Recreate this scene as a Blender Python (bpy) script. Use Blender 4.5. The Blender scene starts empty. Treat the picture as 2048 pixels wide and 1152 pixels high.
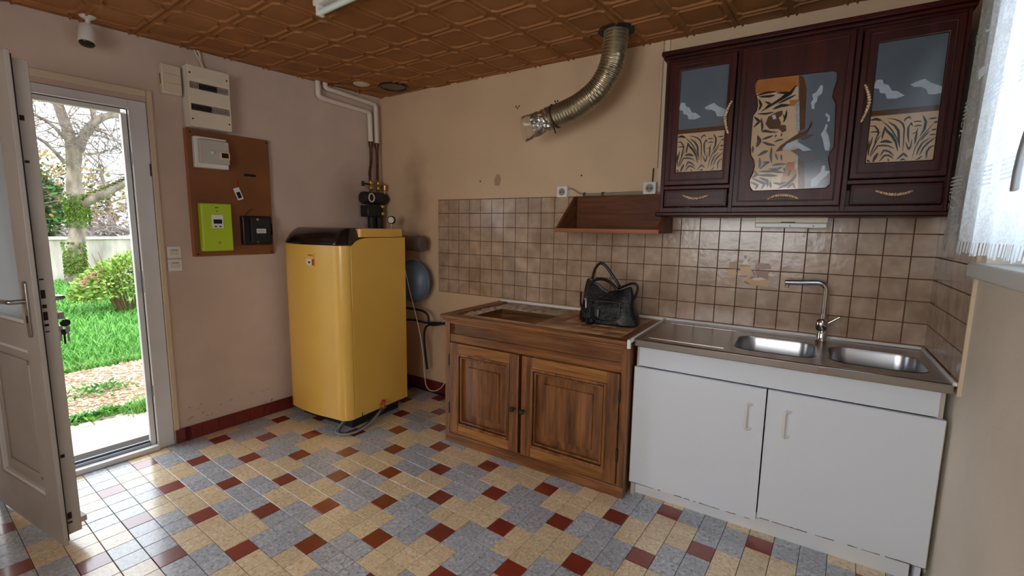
import bpy, bmesh, math, random
import numpy as np
from mathutils import Matrix, Vector

# ------------------------------------------------------------------ camera, world, lights, exposure
S = bpy.context.scene
COL = S.collection
random.seed(7)
CAMP = (3.3562, -2.6718, 1.4005); YAW, PIT, ROL, FPX = 0.6259, -0.1317, 0.0143, 925.142
cy, sy, cp, sp = math.cos(YAW), math.sin(YAW), math.cos(PIT), math.sin(PIT)
fw = Vector((-sy*cp, cy*cp, sp)); r0 = Vector((cy, sy, 0)); u0 = r0.cross(fw)
rr = math.cos(ROL)*r0 + math.sin(ROL)*u0; uu = -math.sin(ROL)*r0 + math.cos(ROL)*u0
cam = bpy.data.objects.new('camera', bpy.data.cameras.new('camera')); COL.objects.link(cam)
mw = Matrix((rr, uu, -fw)).transposed().to_4x4(); mw.translation = CAMP
cam.matrix_world = mw
cam.data.sensor_fit = 'HORIZONTAL'; cam.data.sensor_width = 36.0; cam.data.lens = 36.0*FPX/2048
cam.data.clip_start = 0.02; cam.data.clip_end = 300
S.camera = cam

W = bpy.data.worlds.new('overcast_sky'); S.world = W; W.use_nodes = True
nt = W.node_tree; nt.nodes.clear()
o = nt.nodes.new('ShaderNodeOutputWorld'); b = nt.nodes.new('ShaderNodeBackground')
tc = nt.nodes.new('ShaderNodeTexCoord'); nz = nt.nodes.new('ShaderNodeTexNoise'); rp = nt.nodes.new('ShaderNodeValToRGB')
nz.inputs['Scale'].default_value = 3.0; nz.inputs['Detail'].default_value = 5.0
rp.color_ramp.elements[0].position = 0.38; rp.color_ramp.elements[0].color = (0.74, 0.86, 1.0, 1)
rp.color_ramp.elements[1].position = 0.62; rp.color_ramp.elements[1].color = (1.0, 0.985, 0.97, 1)
nt.links.new(tc.outputs['Generated'], nz.inputs['Vector']); nt.links.new(nz.outputs['Fac'], rp.inputs['Fac'])
nt.links.new(rp.outputs['Color'], b.inputs['Color']); nt.links.new(b.outputs[0], o.inputs[0])
SKY = 3.9
b.inputs['Strength'].default_value = SKY

ANG = 0.0556                       # the kitchen wall is not quite square to the door wall
FW = Matrix.Identity(4)
FB = Matrix.Rotation(ANG, 4, 'Z')  # kitchen-wall frame: X along the wall, -Y into the room
def area_light(name, frame, center, size, rotdir, energy, color):
    l = bpy.data.lights.new(name, 'AREA'); l.shape = 'RECTANGLE'; l.size, l.size_y = size
    l.energy = energy; l.color = color
    ob = bpy.data.objects.new(name, l); COL.objects.link(ob)
    d = (frame.to_3x3() @ Vector(rotdir)).normalized()
    q = d.to_track_quat('-Z', 'Z'); ob.matrix_world = Matrix.Translation(frame @ Vector(center)) @ q.to_matrix().to_4x4()
    return ob
# fill lamp at an added, unseen rear window; daylight outside the curtained window
area_light('added_rear_fill', FW, (2.75, -4.24, 1.52), (1.6, 1.1), (0, 1, 0), 21, (1.0, 0.98, 0.96))
area_light('daylight_side_window', FB, (4.06, -1.45, 1.85), (1.5, 1.1), (-1, 0, -0.05), 15, (0.62, 0.81, 1.0))
S.view_settings.view_transform = 'Standard'; S.view_settings.look = 'None'
S.view_settings.exposure = 0.3; S.view_settings.gamma = 1.0; S.view_settings.use_curve_mapping = False
S.cycles.max_bounces = 10; S.cycles.diffuse_bounces = 5; S.cycles.transparent_max_bounces = 16
S.cycles.sample_clamp_indirect = 8.0; S.cycles.caustics_reflective = False; S.cycles.caustics_refractive = False

# ------------------------------------------------------------------ helpers
def lin(c):
    return tuple(((x/255)/12.92 if x/255 <= 0.04045 else ((x/255+0.055)/1.055)**2.4) for x in c)
class MB:
    def __init__(s): s.v = []; s.f = []; s.m = []; s.p = []
    def add(s, vs, fs, mi=0):
        k = len(s.v); s.p.append((k, len(s.f))); s.v += [tuple(v) for v in vs]; s.f += [tuple(i+k for i in f) for f in fs]; s.m += [mi]*len(fs); return s
    def box(s, x0, x1, y0, y1, z0, z1, mi=0):
        return s.add([(x0,y0,z0),(x1,y0,z0),(x1,y1,z0),(x0,y1,z0),(x0,y0,z1),(x1,y0,z1),(x1,y1,z1),(x0,y1,z1)],
                     [(0,3,2,1),(4,5,6,7),(0,1,5,4),(1,2,6,5),(2,3,7,6),(3,0,4,7)], mi)
    def bn(s, s0, s1, n0, n1, z0, z1, mi=0):          # box in kitchen-wall terms (n = distance from wall)
        return s.box(s0, s1, -n1, -n0, z0, z1, mi)
    def loft(s, rings, cap0=True, cap1=True, closed=True, mi=0):
        n = len(rings[0]); vs = [p for r in rings for p in r]; fs = []
        for k in range(len(rings)-1):
            for i in range(n if closed else n-1):
                j = (i+1) % n; fs.append((k*n+i, k*n+j, (k+1)*n+j, (k+1)*n+i))
        if cap0: fs.append(tuple(reversed(range(n))))
        if cap1: fs.append(tuple(range((len(rings)-1)*n, len(rings)*n)))
        return s.add(vs, fs, mi)
    def tube(s, path, r, n=8, cap=True, mi=0, closed=False):
        P = [Vector(p) for p in path]; m = len(P)
        R = r if isinstance(r, (list, tuple)) else [r]*m
        T = []
        for i in range(m):
            a = P[(i-1) % m] if (closed or i > 0) else P[i]; c = P[(i+1) % m] if (closed or i < m-1) else P[i]
            t = c-a; T.append(t.normalized() if t.length > 1e-9 else Vector((0,0,1)))
        u = T[0].orthogonal().normalized(); rings = []
        for i in range(m):
            u = (u - T[i]*u.dot(T[i])); u = u.normalized() if u.length > 1e-6 else T[i].orthogonal().normalized()
            w = T[i].cross(u)
            rings.append([tuple(P[i] + R[i]*(math.cos(2*math.pi*k/n)*u + math.sin(2*math.pi*k/n)*w)) for k in range(n)])
        if closed: rings.append(rings[0]); return s.loft(rings, False, False, True, mi)
        return s.loft(rings, cap, cap, True, mi)
    def cyl(s, p0, p1, r0, r1=None, n=16, mi=0): return s.tube([p0, p1], [r0, r0 if r1 is None else r1], n, True, mi)
    def lathe(s, prof, c=(0,0,0), axis=(0,0,1), n=20, mi=0):   # prof: (radius, height along axis)
        a = Vector(axis).normalized(); u = a.orthogonal().normalized(); w = a.cross(u); c = Vector(c)
        return s.loft([[tuple(c + a*h + max(r,1e-4)*(math.cos(2*math.pi*k/n)*u + math.sin(2*math.pi*k/n)*w)) for k in range(n)] for r, h in prof], mi=mi)
    def prism(s, poly, plane, d0, d1, mi=0):
        mp = {'xz': lambda p, d: (p[0], d, p[1]), 'yz': lambda p, d: (d, p[0], p[1]), 'xy': lambda p, d: (p[0], p[1], d)}[plane]
        return s.loft([[mp(p, d0) for p in poly], [mp(p, d1) for p in poly]], mi=mi)
    def ball(s, c, r, nu=12, nv=8, mi=0):
        r = (r, r, r) if not isinstance(r, (tuple, list)) else r
        return s.loft([[(c[0]+r[0]*max(math.sin(math.pi*j/nv),1e-3)*math.cos(2*math.pi*i/nu), c[1]+r[1]*max(math.sin(math.pi*j/nv),1e-3)*math.sin(2*math.pi*i/nu), c[2]-r[2]*math.cos(math.pi*j/nv)) for i in range(nu)] for j in range(nv+1)], mi=mi)
    def plate(s, outer, holes, plane, d0, d1, mi=0):   # flat plate with cut-outs
        bm = bmesh.new(); es = []
        loops = [outer]+list(holes)
        for L in loops:
            vs = [bm.verts.new((p[0], p[1], 0)) for p in L]
            es += [bm.edges.new((vs[i], vs[(i+1) % len(vs)])) for i in range(len(vs))]
        bmesh.ops.triangle_fill(bm, edges=es, use_beauty=True)
        bm.verts.index_update()
        mp = {'xz': lambda p, d: (p[0], d, p[1]), 'yz': lambda p, d: (d, p[0], p[1]), 'xy': lambda p, d: (p[0], p[1], d)}[plane]
        co = [v.co.copy() for v in bm.verts]; fs = [[v.index for v in f.verts] for f in bm.faces]; bm.free()
        for d in (d0, d1): s.add([mp(c, d) for c in co], fs, mi)
        for L in loops: s.loft([[mp(p, d0) for p in L], [mp(p, d1) for p in L]], False, False, True, mi)
        return s
    def strip(s, pts, w, plane, d, mi=0, taper=True):   # flat brush stroke
        P = [Vector((p[0], p[1])) for p in pts]; n = len(P)
        # resample
        Q = []
        for i in range(n-1):
            for k in range(3): Q.append(P[i].lerp(P[i+1], k/3))
        Q.append(P[-1]); n = len(Q); L = []; R = []
        for i in range(n):
            t = (Q[min(i+1, n-1)]-Q[max(i-1, 0)]).normalized(); nn = Vector((-t.y, t.x))
            q = i/(n-1); ww = w*(math.sin(math.pi*min(max(q, .02), .98))**.6 if taper else 1)/2
            L.append(Q[i]+nn*ww); R.append(Q[i]-nn*ww)
        mp = {'xz': lambda p: (p[0], d, p[1]), 'yz': lambda p: (d, p[0], p[1]), 'xy': lambda p: (p[0], p[1], d)}[plane]
        return s.add([mp(p) for p in L]+[mp(p) for p in R], [(i, i+1, n+i+1, n+i) for i in range(n-1)], mi)

MX = {}
def mesh_of(name, mb, mats, inv=None, smooth=True, weld=True):
    vs = [tuple(inv @ Vector(v)) for v in mb.v] if inv is not None else mb.v
    me = bpy.data.meshes.new(name); me.from_pydata(vs, [], mb.f)
    bm = bmesh.new(); bm.from_mesh(me)
    if weld: bmesh.ops.remove_doubles(bm, verts=bm.verts, dist=1e-5); 
    mis = None
    if weld and len(bm.faces) < 60000: bmesh.ops.recalc_face_normals(bm, faces=bm.faces)
    bm.to_mesh(me); bm.free()
    mats = mats if isinstance(mats, (list, tuple)) else [mats]
    for m in mats: me.materials.append(m)
    if len(mats) > 1 and len(me.polygons) == len(mb.m): me.polygons.foreach_set('material_index', mb.m)
    if smooth:
        me.polygons.foreach_set('use_smooth', [True]*len(me.polygons)); me.set_sharp_from_angle(angle=math.radians(38))
    me.update(); return me
def props(ob, label=None, cat=None, group=None, kind=None):
    if label: ob['label'] = label
    if cat: ob['category'] = cat
    if group: ob['group'] = group
    if kind: ob['kind'] = kind
def thing(name, label, cat, frame=FW, base=(0,0,0), group=None, kind=None):
    ob = bpy.data.objects.new(name, None); COL.objects.link(ob); ob.empty_display_size = 0.05
    M = frame @ Matrix.Translation(base); ob.matrix_world = M; MX[ob.name] = M
    props(ob, label, cat, group, kind); return ob
def part(name, mb, mat, parent, frame=None, bevel=0, smooth=True, label=None, kind=None, weld=True):
    M = MX[parent.name]; fr = FRAME[0] if frame is None else frame
    me = mesh_of(name, mb, mat, M.inverted() @ fr, smooth, weld)
    ob = bpy.data.objects.new(name, me); COL.objects.link(ob); ob.parent = parent; MX[ob.name] = M
    if bevel: bev(ob, bevel)
    props(ob, label, kind=kind); return ob
def parts(name, mb, mat, parent, **kw):          # one object for each piece that was added
    st = mb.p+[(len(mb.v), len(mb.f))]
    for (v0, f0), (v1, f1) in zip(st[:-1], st[1:]):
        q = MB(); q.add(mb.v[v0:v1], [tuple(i-v0 for i in f) for f in mb.f[f0:f1]]); part(name, q, mat, parent, **kw)
def bev(ob, w, seg=2):
    m = ob.modifiers.new('bevel', 'BEVEL'); m.width = w; m.segments = seg; m.limit_method = 'ANGLE'; m.angle_limit = math.radians(50)
def solo(name, mb, mat, label=None, cat=None, frame=FW, base=(0,0,0), group=None, kind=None, bevel=0, smooth=True, weld=True):
    M = frame @ Matrix.Translation(base)
    me = mesh_of(name, mb, mat, Matrix.Translation(base).inverted(), smooth, weld)
    ob = bpy.data.objects.new(name, me); COL.objects.link(ob); ob.matrix_world = M; MX[ob.name] = M
    if bevel: bev(ob, bevel)
    props(ob, label, cat, group, kind); return ob
FRAME = [FW]
def child(name, me, parent, loc, rot=None):                # shared mesh, placed in the parent's own space
    ob = bpy.data.objects.new(name, me); COL.objects.link(ob); ob.parent = parent; ob.location = loc
    if rot: ob.rotation_euler = rot
    MX[ob.name] = MX[parent.name]; return ob
def homog(src, dst):
    A = []; bb = []
    for (x, y), (s, z) in zip(src, dst):
        A.append([x,y,1,0,0,0,-s*x,-s*y]); bb.append(s); A.append([0,0,0,x,y,1,-z*x,-z*y]); bb.append(z)
    return list(np.linalg.solve(np.array(A, float), np.array(bb, float)))
def hmap(h, p):
    w = h[6]*p[0]+h[7]*p[1]+1
    return ((h[0]*p[0]+h[1]*p[1]+h[2])/w, (h[3]*p[0]+h[4]*p[1]+h[5])/w)
def rrect(x0, x1, y0, y1, r, n=5):
    P = []
    for cx, cy_, a in ((x1-r, y1-r, 0), (x0+r, y1-r, 90), (x0+r, y0+r, 180), (x1-r, y0+r, 270)):
        for k in range(n+1):
            t = math.radians(a+90*k/n); P.append((cx+r*math.cos(t), cy_+r*math.sin(t)))
    return P
def arc(c, r, a0, a1, n=8): return [(c[0]+r*math.cos(math.radians(a0+(a1-a0)*k/n)), c[1]+r*math.sin(math.radians(a0+(a1-a0)*k/n))) for k in range(n+1)]
def smooth_path(P, it=2):
    P = [Vector(p) for p in P]
    for _ in range(it):
        Q = [P[0]]
        for a, c in zip(P[:-1], P[1:]): Q += [a.lerp(c, .25), a.lerp(c, .75)]
        P = Q+[P[-1]]
    return [tuple(p) for p in P]

# ------------------------------------------------------------------ materials
def newmat(name):
    m = bpy.data.materials.new(name); m.use_nodes = True; n = m.node_tree
    return m, n, n.nodes['Principled BSDF']
def pm(name, col, rough=.5, metal=0, var=0, scale=8, detail=4, bump=0, bscale=None, col2=None, stretch=(1,1,1), coat=0, spec=.5, rnd=0, lo=.35, hi=.65):
    m, t, p = newmat(name); N = t.nodes.new; L = t.links.new
    c1 = lin(col)+(1,)
    p.inputs['Base Color'].default_value = c1; p.inputs['Roughness'].default_value = rough; p.inputs['Metallic'].default_value = metal
    p.inputs['Specular IOR Level'].default_value = spec; p.inputs['Coat Weight'].default_value = coat; p.inputs['Coat Roughness'].default_value = .12
    out = None
    if var or col2 or bump:
        g = N('ShaderNodeNewGeometry'); mp = N('ShaderNodeMapping'); mp.inputs['Scale'].default_value = stretch
        L(g.outputs['Position'], mp.inputs['Vector'])
    if var or col2:
        z = N('ShaderNodeTexNoise'); z.inputs['Scale'].default_value = scale; z.inputs['Detail'].default_value = detail
        L(mp.outputs[0], z.inputs['Vector']); r = N('ShaderNodeValToRGB')
        r.color_ramp.elements[0].position = lo; r.color_ramp.elements[1].position = hi
        if col2: r.color_ramp.elements[0].color = lin(col2)+(1,); r.color_ramp.elements[1].color = c1
        else:
            r.color_ramp.elements[0].color = tuple(x*(1-var) for x in c1[:3])+(1,); r.color_ramp.elements[1].color = tuple(min(1, x*(1+var)) for x in c1[:3])+(1,)
        L(z.outputs['Fac'], r.inputs['Fac']); out = r.outputs['Color']; L(out, p.inputs['Base Color'])
    if rnd:
        oi = N('ShaderNodeObjectInfo'); mr = N('ShaderNodeMapRange'); mr.inputs['To Min'].default_value = 1-rnd; mr.inputs['To Max'].default_value = 1+rnd
        mx = N('ShaderNodeMix'); mx.data_type = 'RGBA'; mx.blend_type = 'MULTIPLY'; mx.inputs[0].default_value = 1
        L(oi.outputs['Random'], mr.inputs['Value'])
        if out: L(out, mx.inputs[6])
        else: mx.inputs[6].default_value = c1
        L(mr.outputs[0], mx.inputs[7]); L(mx.outputs[2], p.inputs['Base Color'])
    if bump:
        z2 = N('ShaderNodeTexNoise'); z2.inputs['Scale'].default_value = bscale or scale*4; z2.inputs['Detail'].default_value = 4
        L(mp.outputs[0], z2.inputs['Vector']); bb = N('ShaderNodeBump'); bb.inputs['Strength'].default_value = bump; bb.inputs['Distance'].default_value = .01
        L(z2.outputs['Fac'], bb.inputs['Height']); L(bb.outputs[0], p.inputs['Normal'])
    return m
def wood(name, light, dark, axis, rough=.45, coat=.15, knots=.5, rnd=.08, spec=.5):
    m, t, p = newmat(name); N = t.nodes.new; L = t.links.new
    tc_ = N('ShaderNodeTexCoord'); mp = N('ShaderNodeMapping'); sc = [9, 9, 9]; sc['xyz'.index(axis)] = .9; mp.inputs['Scale'].default_value = sc
    oi = N('ShaderNodeObjectInfo'); ad = N('ShaderNodeVectorMath'); ad.operation = 'ADD'; ml = N('ShaderNodeMath'); ml.operation = 'MULTIPLY'; ml.inputs[1].default_value = 30
    L(oi.outputs['Random'], ml.inputs[0]); L(tc_.outputs['Object'], ad.inputs[0]); L(ml.outputs[0], ad.inputs[1]); L(ad.outputs[0], mp.inputs['Vector'])
    z = N('ShaderNodeTexNoise'); z.inputs['Scale'].default_value = 2.2; z.inputs['Detail'].default_value = 8; z.inputs['Roughness'].default_value = .65; z.inputs['Distortion'].default_value = .6
    L(mp.outputs[0], z.inputs['Vector']); r = N('ShaderNodeValToRGB'); e = r.color_ramp.elements
    e[0].position = .33; e[0].color = lin(dark)+(1,); e[1].position = .66; e[1].color = lin(light)+(1,)
    z2 = N('ShaderNodeTexNoise'); sc2 = N('ShaderNodeMapping'); q = [60, 60, 60]; q['xyz'.index(axis)] = 2.5; sc2.inputs['Scale'].default_value = q
    L(ad.outputs[0], sc2.inputs['Vector']); z2.inputs['Scale'].default_value = 1.4; z2.inputs['Detail'].default_value = 3; L(sc2.outputs[0], z2.inputs['Vector'])
    mx = N('ShaderNodeMix'); mx.data_type = 'RGBA'; mx.blend_type = 'MULTIPLY'; mx.inputs[0].default_value = knots
    r2 = N('ShaderNodeValToRGB'); r2.color_ramp.elements[0].position = .3; r2.color_ramp.elements[0].color = (.35,.3,.25,1); r2.color_ramp.elements[1].position = .6
    L(z2.outputs['Fac'], r2.inputs['Fac']); L(z.outputs['Fac'], r.inputs['Fac']); L(r.outputs[0], mx.inputs[6]); L(r2.outputs[0], mx.inputs[7]); L(mx.outputs[2], p.inputs['Base Color'])
    p.inputs['Specular IOR Level'].default_value = spec
    p.inputs['Roughness'].default_value = rough; p.inputs['Coat Weight'].default_value = coat; p.inputs['Coat Roughness'].default_value = .25
    bb = N('ShaderNodeBump'); bb.inputs['Strength'].default_value = .15; bb.inputs['Distance'].default_value = .004; L(z2.outputs['Fac'], bb.inputs['Height']); L(bb.outputs[0], p.inputs['Normal'])
    return m
def terrazzo(name, base, chip, chip2, rough=.3):
    m, t, p = newmat(name); N = t.nodes.new; L = t.links.new
    g = N('ShaderNodeNewGeometry')
    v = N('ShaderNodeTexNoise'); v.inputs['Scale'].default_value = 70; v.inputs['Detail'].default_value = 2; v.inputs['Distortion'].default_value = .8
    L(g.outputs['Position'], v.inputs['Vector'])
    r = N('ShaderNodeValToRGB'); e = r.color_ramp.elements
    e[0].position = .36; e[0].color = lin(chip)+(1,); e[1].position = .45; e[1].color = lin(base)+(1,)
    x = e.new(.56); x.color = lin(base)+(1,); x = e.new(.64); x.color = lin(chip2)+(1,)
    L(v.outputs['Fac'], r.inputs['Fac'])
    oi = N('ShaderNodeObjectInfo'); mr = N('ShaderNodeMapRange'); mr.inputs['To Min'].default_value = .9; mr.inputs['To Max'].default_value = 1.08
    mx = N('ShaderNodeMix'); mx.data_type = 'RGBA'; mx.blend_type = 'MULTIPLY'; mx.inputs[0].default_value = 1
    L(oi.outputs['Random'], mr.inputs['Value']); L(r.outputs[0], mx.inputs[6]); L(mr.outputs[0], mx.inputs[7]); L(mx.outputs[2], p.inputs['Base Color'])
    p.inputs['Roughness'].default_value = rough; p.inputs['Coat Weight'].default_value = 1.0; p.inputs['Coat Roughness'].default_value = .17; return m
def thin_glass(name, tint=(1,1,1), refl=1.0, rough=.02, haze=0):
    m = bpy.data.materials.new(name); m.use_nodes = True; t = m.node_tree; t.nodes.clear(); N = t.nodes.new; L = t.links.new
    o_ = N('ShaderNodeOutputMaterial'); tr = N('ShaderNodeBsdfTransparent'); gl = N('ShaderNodeBsdfGlossy'); mx = N('ShaderNodeMixShader'); fr = N('ShaderNodeFresnel')
    tr.inputs[0].default_value = tint+(1,); gl.inputs['Roughness'].default_value = rough; fr.inputs['IOR'].default_value = 1.5
    L(fr.outputs[0], mx.inputs[0]); L(tr.outputs[0], mx.inputs[1]); L(gl.outputs[0], mx.inputs[2])
    if haze:
        df = N('ShaderNodeBsdfTranslucent'); df.inputs[0].default_value = (.8,.84,.88,1); m2 = N('ShaderNodeMixShader'); m2.inputs[0].default_value = haze
        L(mx.outputs[0], m2.inputs[1]); L(df.outputs[0], m2.inputs[2]); L(m2.outputs[0], o_.inputs[0])
    else: L(mx.outputs[0], o_.inputs[0])
    return m
def lace_mat(name, holes):
    m = bpy.data.materials.new(name); m.use_nodes = True; t = m.node_tree; t.nodes.clear(); N = t.nodes.new; L = t.links.new
    o_ = N('ShaderNodeOutputMaterial'); d = N('ShaderNodeBsdfDiffuse'); tl = N('ShaderNodeBsdfTranslucent'); tr = N('ShaderNodeBsdfTransparent')
    d.inputs[0].default_value = (.86,.90,.95,1); tl.inputs[0].default_value = (.86,.92,.97,1)
    a = N('ShaderNodeMixShader'); a.inputs[0].default_value = .55; L(d.outputs[0], a.inputs[1]); L(tl.outputs[0], a.inputs[2])
    c = N('ShaderNodeMixShader'); L(a.outputs[0], c.inputs[1]); L(tr.outputs[0], c.inputs[2])
    if holes:
        g = N('ShaderNodeNewGeometry'); z = N('ShaderNodeTexNoise'); z.inputs['Scale'].default_value = 55; z.inputs['Detail'].default_value = 3; z.inputs['Distortion'].default_value = 1.6
        L(g.outputs['Position'], z.inputs['Vector']); r = N('ShaderNodeValToRGB'); r.color_ramp.elements[0].position = .44; r.color_ramp.elements[1].position = .54
        r.color_ramp.elements[0].color = (.04,)*3+(1,); r.color_ramp.elements[1].color = (holes,)*3+(1,); L(z.outputs['Fac'], r.inputs['Fac']); L(r.outputs[0], c.inputs[0])
    else: c.inputs[0].default_value = 0.02
    L(c.outputs[0], o_.inputs[0]); return m
def leafy(name, c1, c2, rough=.5):
    m = pm(name, c1, rough, col2=c2, scale=14, spec=.3)
    m.node_tree.nodes['Principled BSDF'].inputs['Subsurface Weight'].default_value = 0
    return m

M = {}
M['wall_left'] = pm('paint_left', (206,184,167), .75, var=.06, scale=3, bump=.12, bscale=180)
M['wall_back'] = pm('paint_back', (214,183,148), .55, var=.05, scale=2.5, bump=.08, bscale=120)
def soot_shade(m, c, rad, col, amt):
    t = m.node_tree; N = t.nodes.new; L = t.links.new; p = t.nodes['Principled BSDF']
    g = N('ShaderNodeNewGeometry'); a = N('ShaderNodeVectorMath'); a.operation = 'SUBTRACT'; a.inputs[1].default_value = c
    q = N('ShaderNodeVectorMath'); q.operation = 'DIVIDE'; q.inputs[1].default_value = rad; ln = N('ShaderNodeVectorMath'); ln.operation = 'LENGTH'
    nz_ = N('ShaderNodeTexNoise'); nz_.inputs['Scale'].default_value = 5; ad = N('ShaderNodeMath'); ad.operation = 'ADD'
    mr = N('ShaderNodeMapRange'); mr.inputs['From Min'].default_value = .55; mr.inputs['From Max'].default_value = 1.6; mr.inputs['To Min'].default_value = amt; mr.inputs['To Max'].default_value = 0
    mx = N('ShaderNodeMix'); mx.data_type = 'RGBA'; mx.inputs[7].default_value = lin(col)+(1,)
    src = p.inputs['Base Color'].links[0].from_socket
    L(g.outputs['Position'], a.inputs[0]); L(a.outputs[0], q.inputs[0]); L(q.outputs[0], ln.inputs[0]); L(g.outputs['Position'], nz_.inputs['Vector'])
    L(ln.outputs['Value'], ad.inputs[0]); L(nz_.outputs['Fac'], ad.inputs[1]); L(ad.outputs[0], mr.inputs['Value']); L(mr.outputs[0], mx.inputs[0]); L(src, mx.inputs[6]); L(mx.outputs[2], p.inputs['Base Color'])
soot_shade(M['wall_back'], (.42, 0, 1.65), (.16, 1, .42), (120,88,66), .55)
soot_shade(M['wall_left'], (0, -.30, 1.62), (1, .22, .30), (128,98,80), .4)  # shadowy area behind the boiler, its shade put into the wall colour
M['wall_right'] = pm('paint_right', (232,222,204), .75, var=.05, scale=3, bump=.12, bscale=150)
M['plaster'] = pm('plaster', (200,185,165), .8)
M['grout'] = pm('brown_grout', (98,66,46), .85, var=.2, scale=30)
M['glaze'] = pm('beige_glazed_tile', (186,160,136), .2, col2=(158,130,106), scale=11, detail=3, rnd=.1, bump=.12, bscale=28, spec=.6)
M['cream'] = terrazzo('cream_terrazzo', (230,208,170), (208,182,140), (242,228,200))
M['grey'] = terrazzo('grey_terrazzo', (182,189,198), (146,153,164), (208,214,220))
M['red'] = pm('dark_red_cement', (132,46,34), .3, var=.12, scale=14, rnd=.15, coat=1.0)
M['floorgrout'] = pm('floor_grout', (52,44,38), .9)
M['basetile'] = pm('baseboard_tile', (112,38,30), .35, var=.12, scale=14, rnd=.12)
M['ceil'] = pm('orange_brown_ceiling_tile', (152,98,50), .62, var=.14, scale=5, rnd=.05, bump=.05, bscale=200)
M['ceilbase'] = pm('ceiling_backing', (120,66,32), .8)
M['pvc'] = pm('white_pvc', (226,226,226), .35, var=.03, scale=6)
M['doorpvc'] = pm('shaded_white_pvc', (178,170,160), .4, var=.06, scale=5)  # darkened so the backlit leaf's shade sits in the colour
M['casing'] = pm('cream_casing', (216,196,168), .5)
M['gasket'] = pm('black_gasket', (22,22,24), .7)
M['alu'] = pm('aluminium', (150,156,165), .35, metal=.9)
M['nickel'] = pm('brushed_nickel', (170,168,165), .3, metal=1)
M['steel'] = pm('stainless_steel', (172,166,160), .27, metal=1, var=.06, scale=40, stretch=(1,12,12))
M['bowl'] = pm('polished_steel', (180,182,186), .28, metal=1)
M['chrome'] = pm('chrome', (225,226,230), .07, metal=1)
M['glass'] = thin_glass('clear_glass')
M['doorglass'] = thin_glass('frosted_door_glass', (.9,.95,1), rough=.08, haze=.35)
M['yellow'] = pm('yellow_enamel', (232,184,82), .30, var=.02, scale=3, spec=.7, coat=.25)
M['black'] = pm('black_plastic', (20,19,20), .25)
M['blackmat'] = pm('matt_black', (24,23,24), .6)
M['lid'] = pm('black_gloss_lid', (26,18,18), .18, coat=.4)
M['dark'] = pm('dark_metal', (48,44,44), .5, metal=.4)
M['copper'] = pm('tarnished_copper', (92,58,42), .45, metal=.7, var=.3, scale=30)
M['brass'] = pm('brass', (190,150,80), .35, metal=.9)
M['pipewhite'] = pm('white_painted_pipe', (226,212,196), .4)
M['redp'] = pm('red_plastic', (190,40,26), .4)
M['tank'] = pm('grey_blue_tank', (96,112,128), .4)
M['flue'] = pm('grey_flue', (112,98,88), .5, metal=.3)
M['hose'] = pm('grey_hose', (128,134,140), .4)
M['ptext'] = pm('printed_text', (70,50,30), .5)
M['gold'] = pm('gold_print', (232,190,92), .5)
M['white'] = pm('white_plastic', (228,226,220), .35)
M['ivory'] = pm('ivory_plastic', (222,208,184), .42)
M['ivory2'] = pm('ivory_cover', (214,196,170), .42)
M['dimple'] = pm('socket_recess', (196,190,178), .5)
M['board'] = pm('brown_backboard', (130,76,34), .55, var=.12, scale=4)
M['boardedge'] = pm('board_edge', (168,104,72), .6)
M['lime'] = pm('lime_green', (176,205,24), .4)
M['grycover'] = pm('grey_meter_cover', (188,184,172), .45)
M['screen'] = pm('dark_screen', (34,36,34), .2)
M['peach'] = pm('peach_frame', (226,190,140), .45)
M['brk'] = pm('breaker_black', (42,34,32), .4, rnd=.3)
M['brkgrey'] = pm('breaker_grey', (150,140,132), .4)
M['oakv'] = wood('oak_upright', (158,102,54), (76,42,20), 'z', .36, .3)
M['oakh'] = wood('oak_lengthwise', (156,100,52), (78,44,21), 'x', .36, .3)
M['oaklight'] = wood('oak_worn_rail', (188,128,64), (112,68,31), 'x', .36, .3)
M['oakin'] = wood('oak_inside', (168,116,64), (110,70,34), 'x', .6, 0)
M['mahv'] = wood('mahogany_upright', (70,22,14), (38,11,7), 'z', .36, .04, .3, spec=.22)
M['mahh'] = wood('mahogany_lengthwise', (72,23,14), (38,11,7), 'x', .36, .04, .3, spec=.22)
M['hood'] = wood('brown_stained_board', (126,74,40), (84,46,24), 'x', .5, .0, .3, spec=.25)
M['hoodedge'] = wood('worn_board_edge', (172,98,56), (96,50,28), 'x', .5, .1)
M['toptile'] = pm('brown_worktop_tile', (190,142,106), .4, col2=(150,102,72), scale=16, rnd=.25)
M['toptile2'] = pm('tan_worktop_tile', (214,172,120), .4, col2=(180,134,88), scale=16, rnd=.2)
M['mortar'] = pm('old_mortar', (206,190,172), .9, col2=(150,130,112), scale=28, bump=.6, bscale=60)
M['lam'] = pm('white_laminate', (222,229,237), .38)
M['lamedge'] = pm('chipped_edge', (196,184,164), .7)
M['chip'] = pm('bare_chipboard', (112,92,72), .9)
M['plinthlam'] = pm('plinth_laminate', (226,229,231), .5)
M['peel'] = pm('peeled_paint', (168,136,112), .9, col2=(222,206,190), scale=60)
M['whitetrim'] = pm('white_silicone', (232,232,230), .45)
M['leather'] = pm('black_leather', (9,9,11), .38, bump=.3, bscale=70, spec=.4)
M['lining'] = pm('lavender_lining', (150,142,162), .7)
M['duct'] = pm('dull_aluminium_duct', (164,150,122), .34, metal=.85, var=.2, scale=12)
M['foil'] = pm('crumpled_foil', (226,226,226), .18, metal=1, bump=1.0, bscale=40)
M['film'] = thin_glass('clear_plastic_film', (.97,.97,.97), rough=.12, haze=.1)
M['cablegrey'] = pm('grey_cable', (150,138,122), .6)
M['cabledark'] = pm('dark_cable', (60,46,38), .6)
M['hole'] = pm('dark_hole', (40,28,22), .9)
M['stain'] = pm('wall_stain', (172,140,112), .6, var=.15, scale=60)
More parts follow.
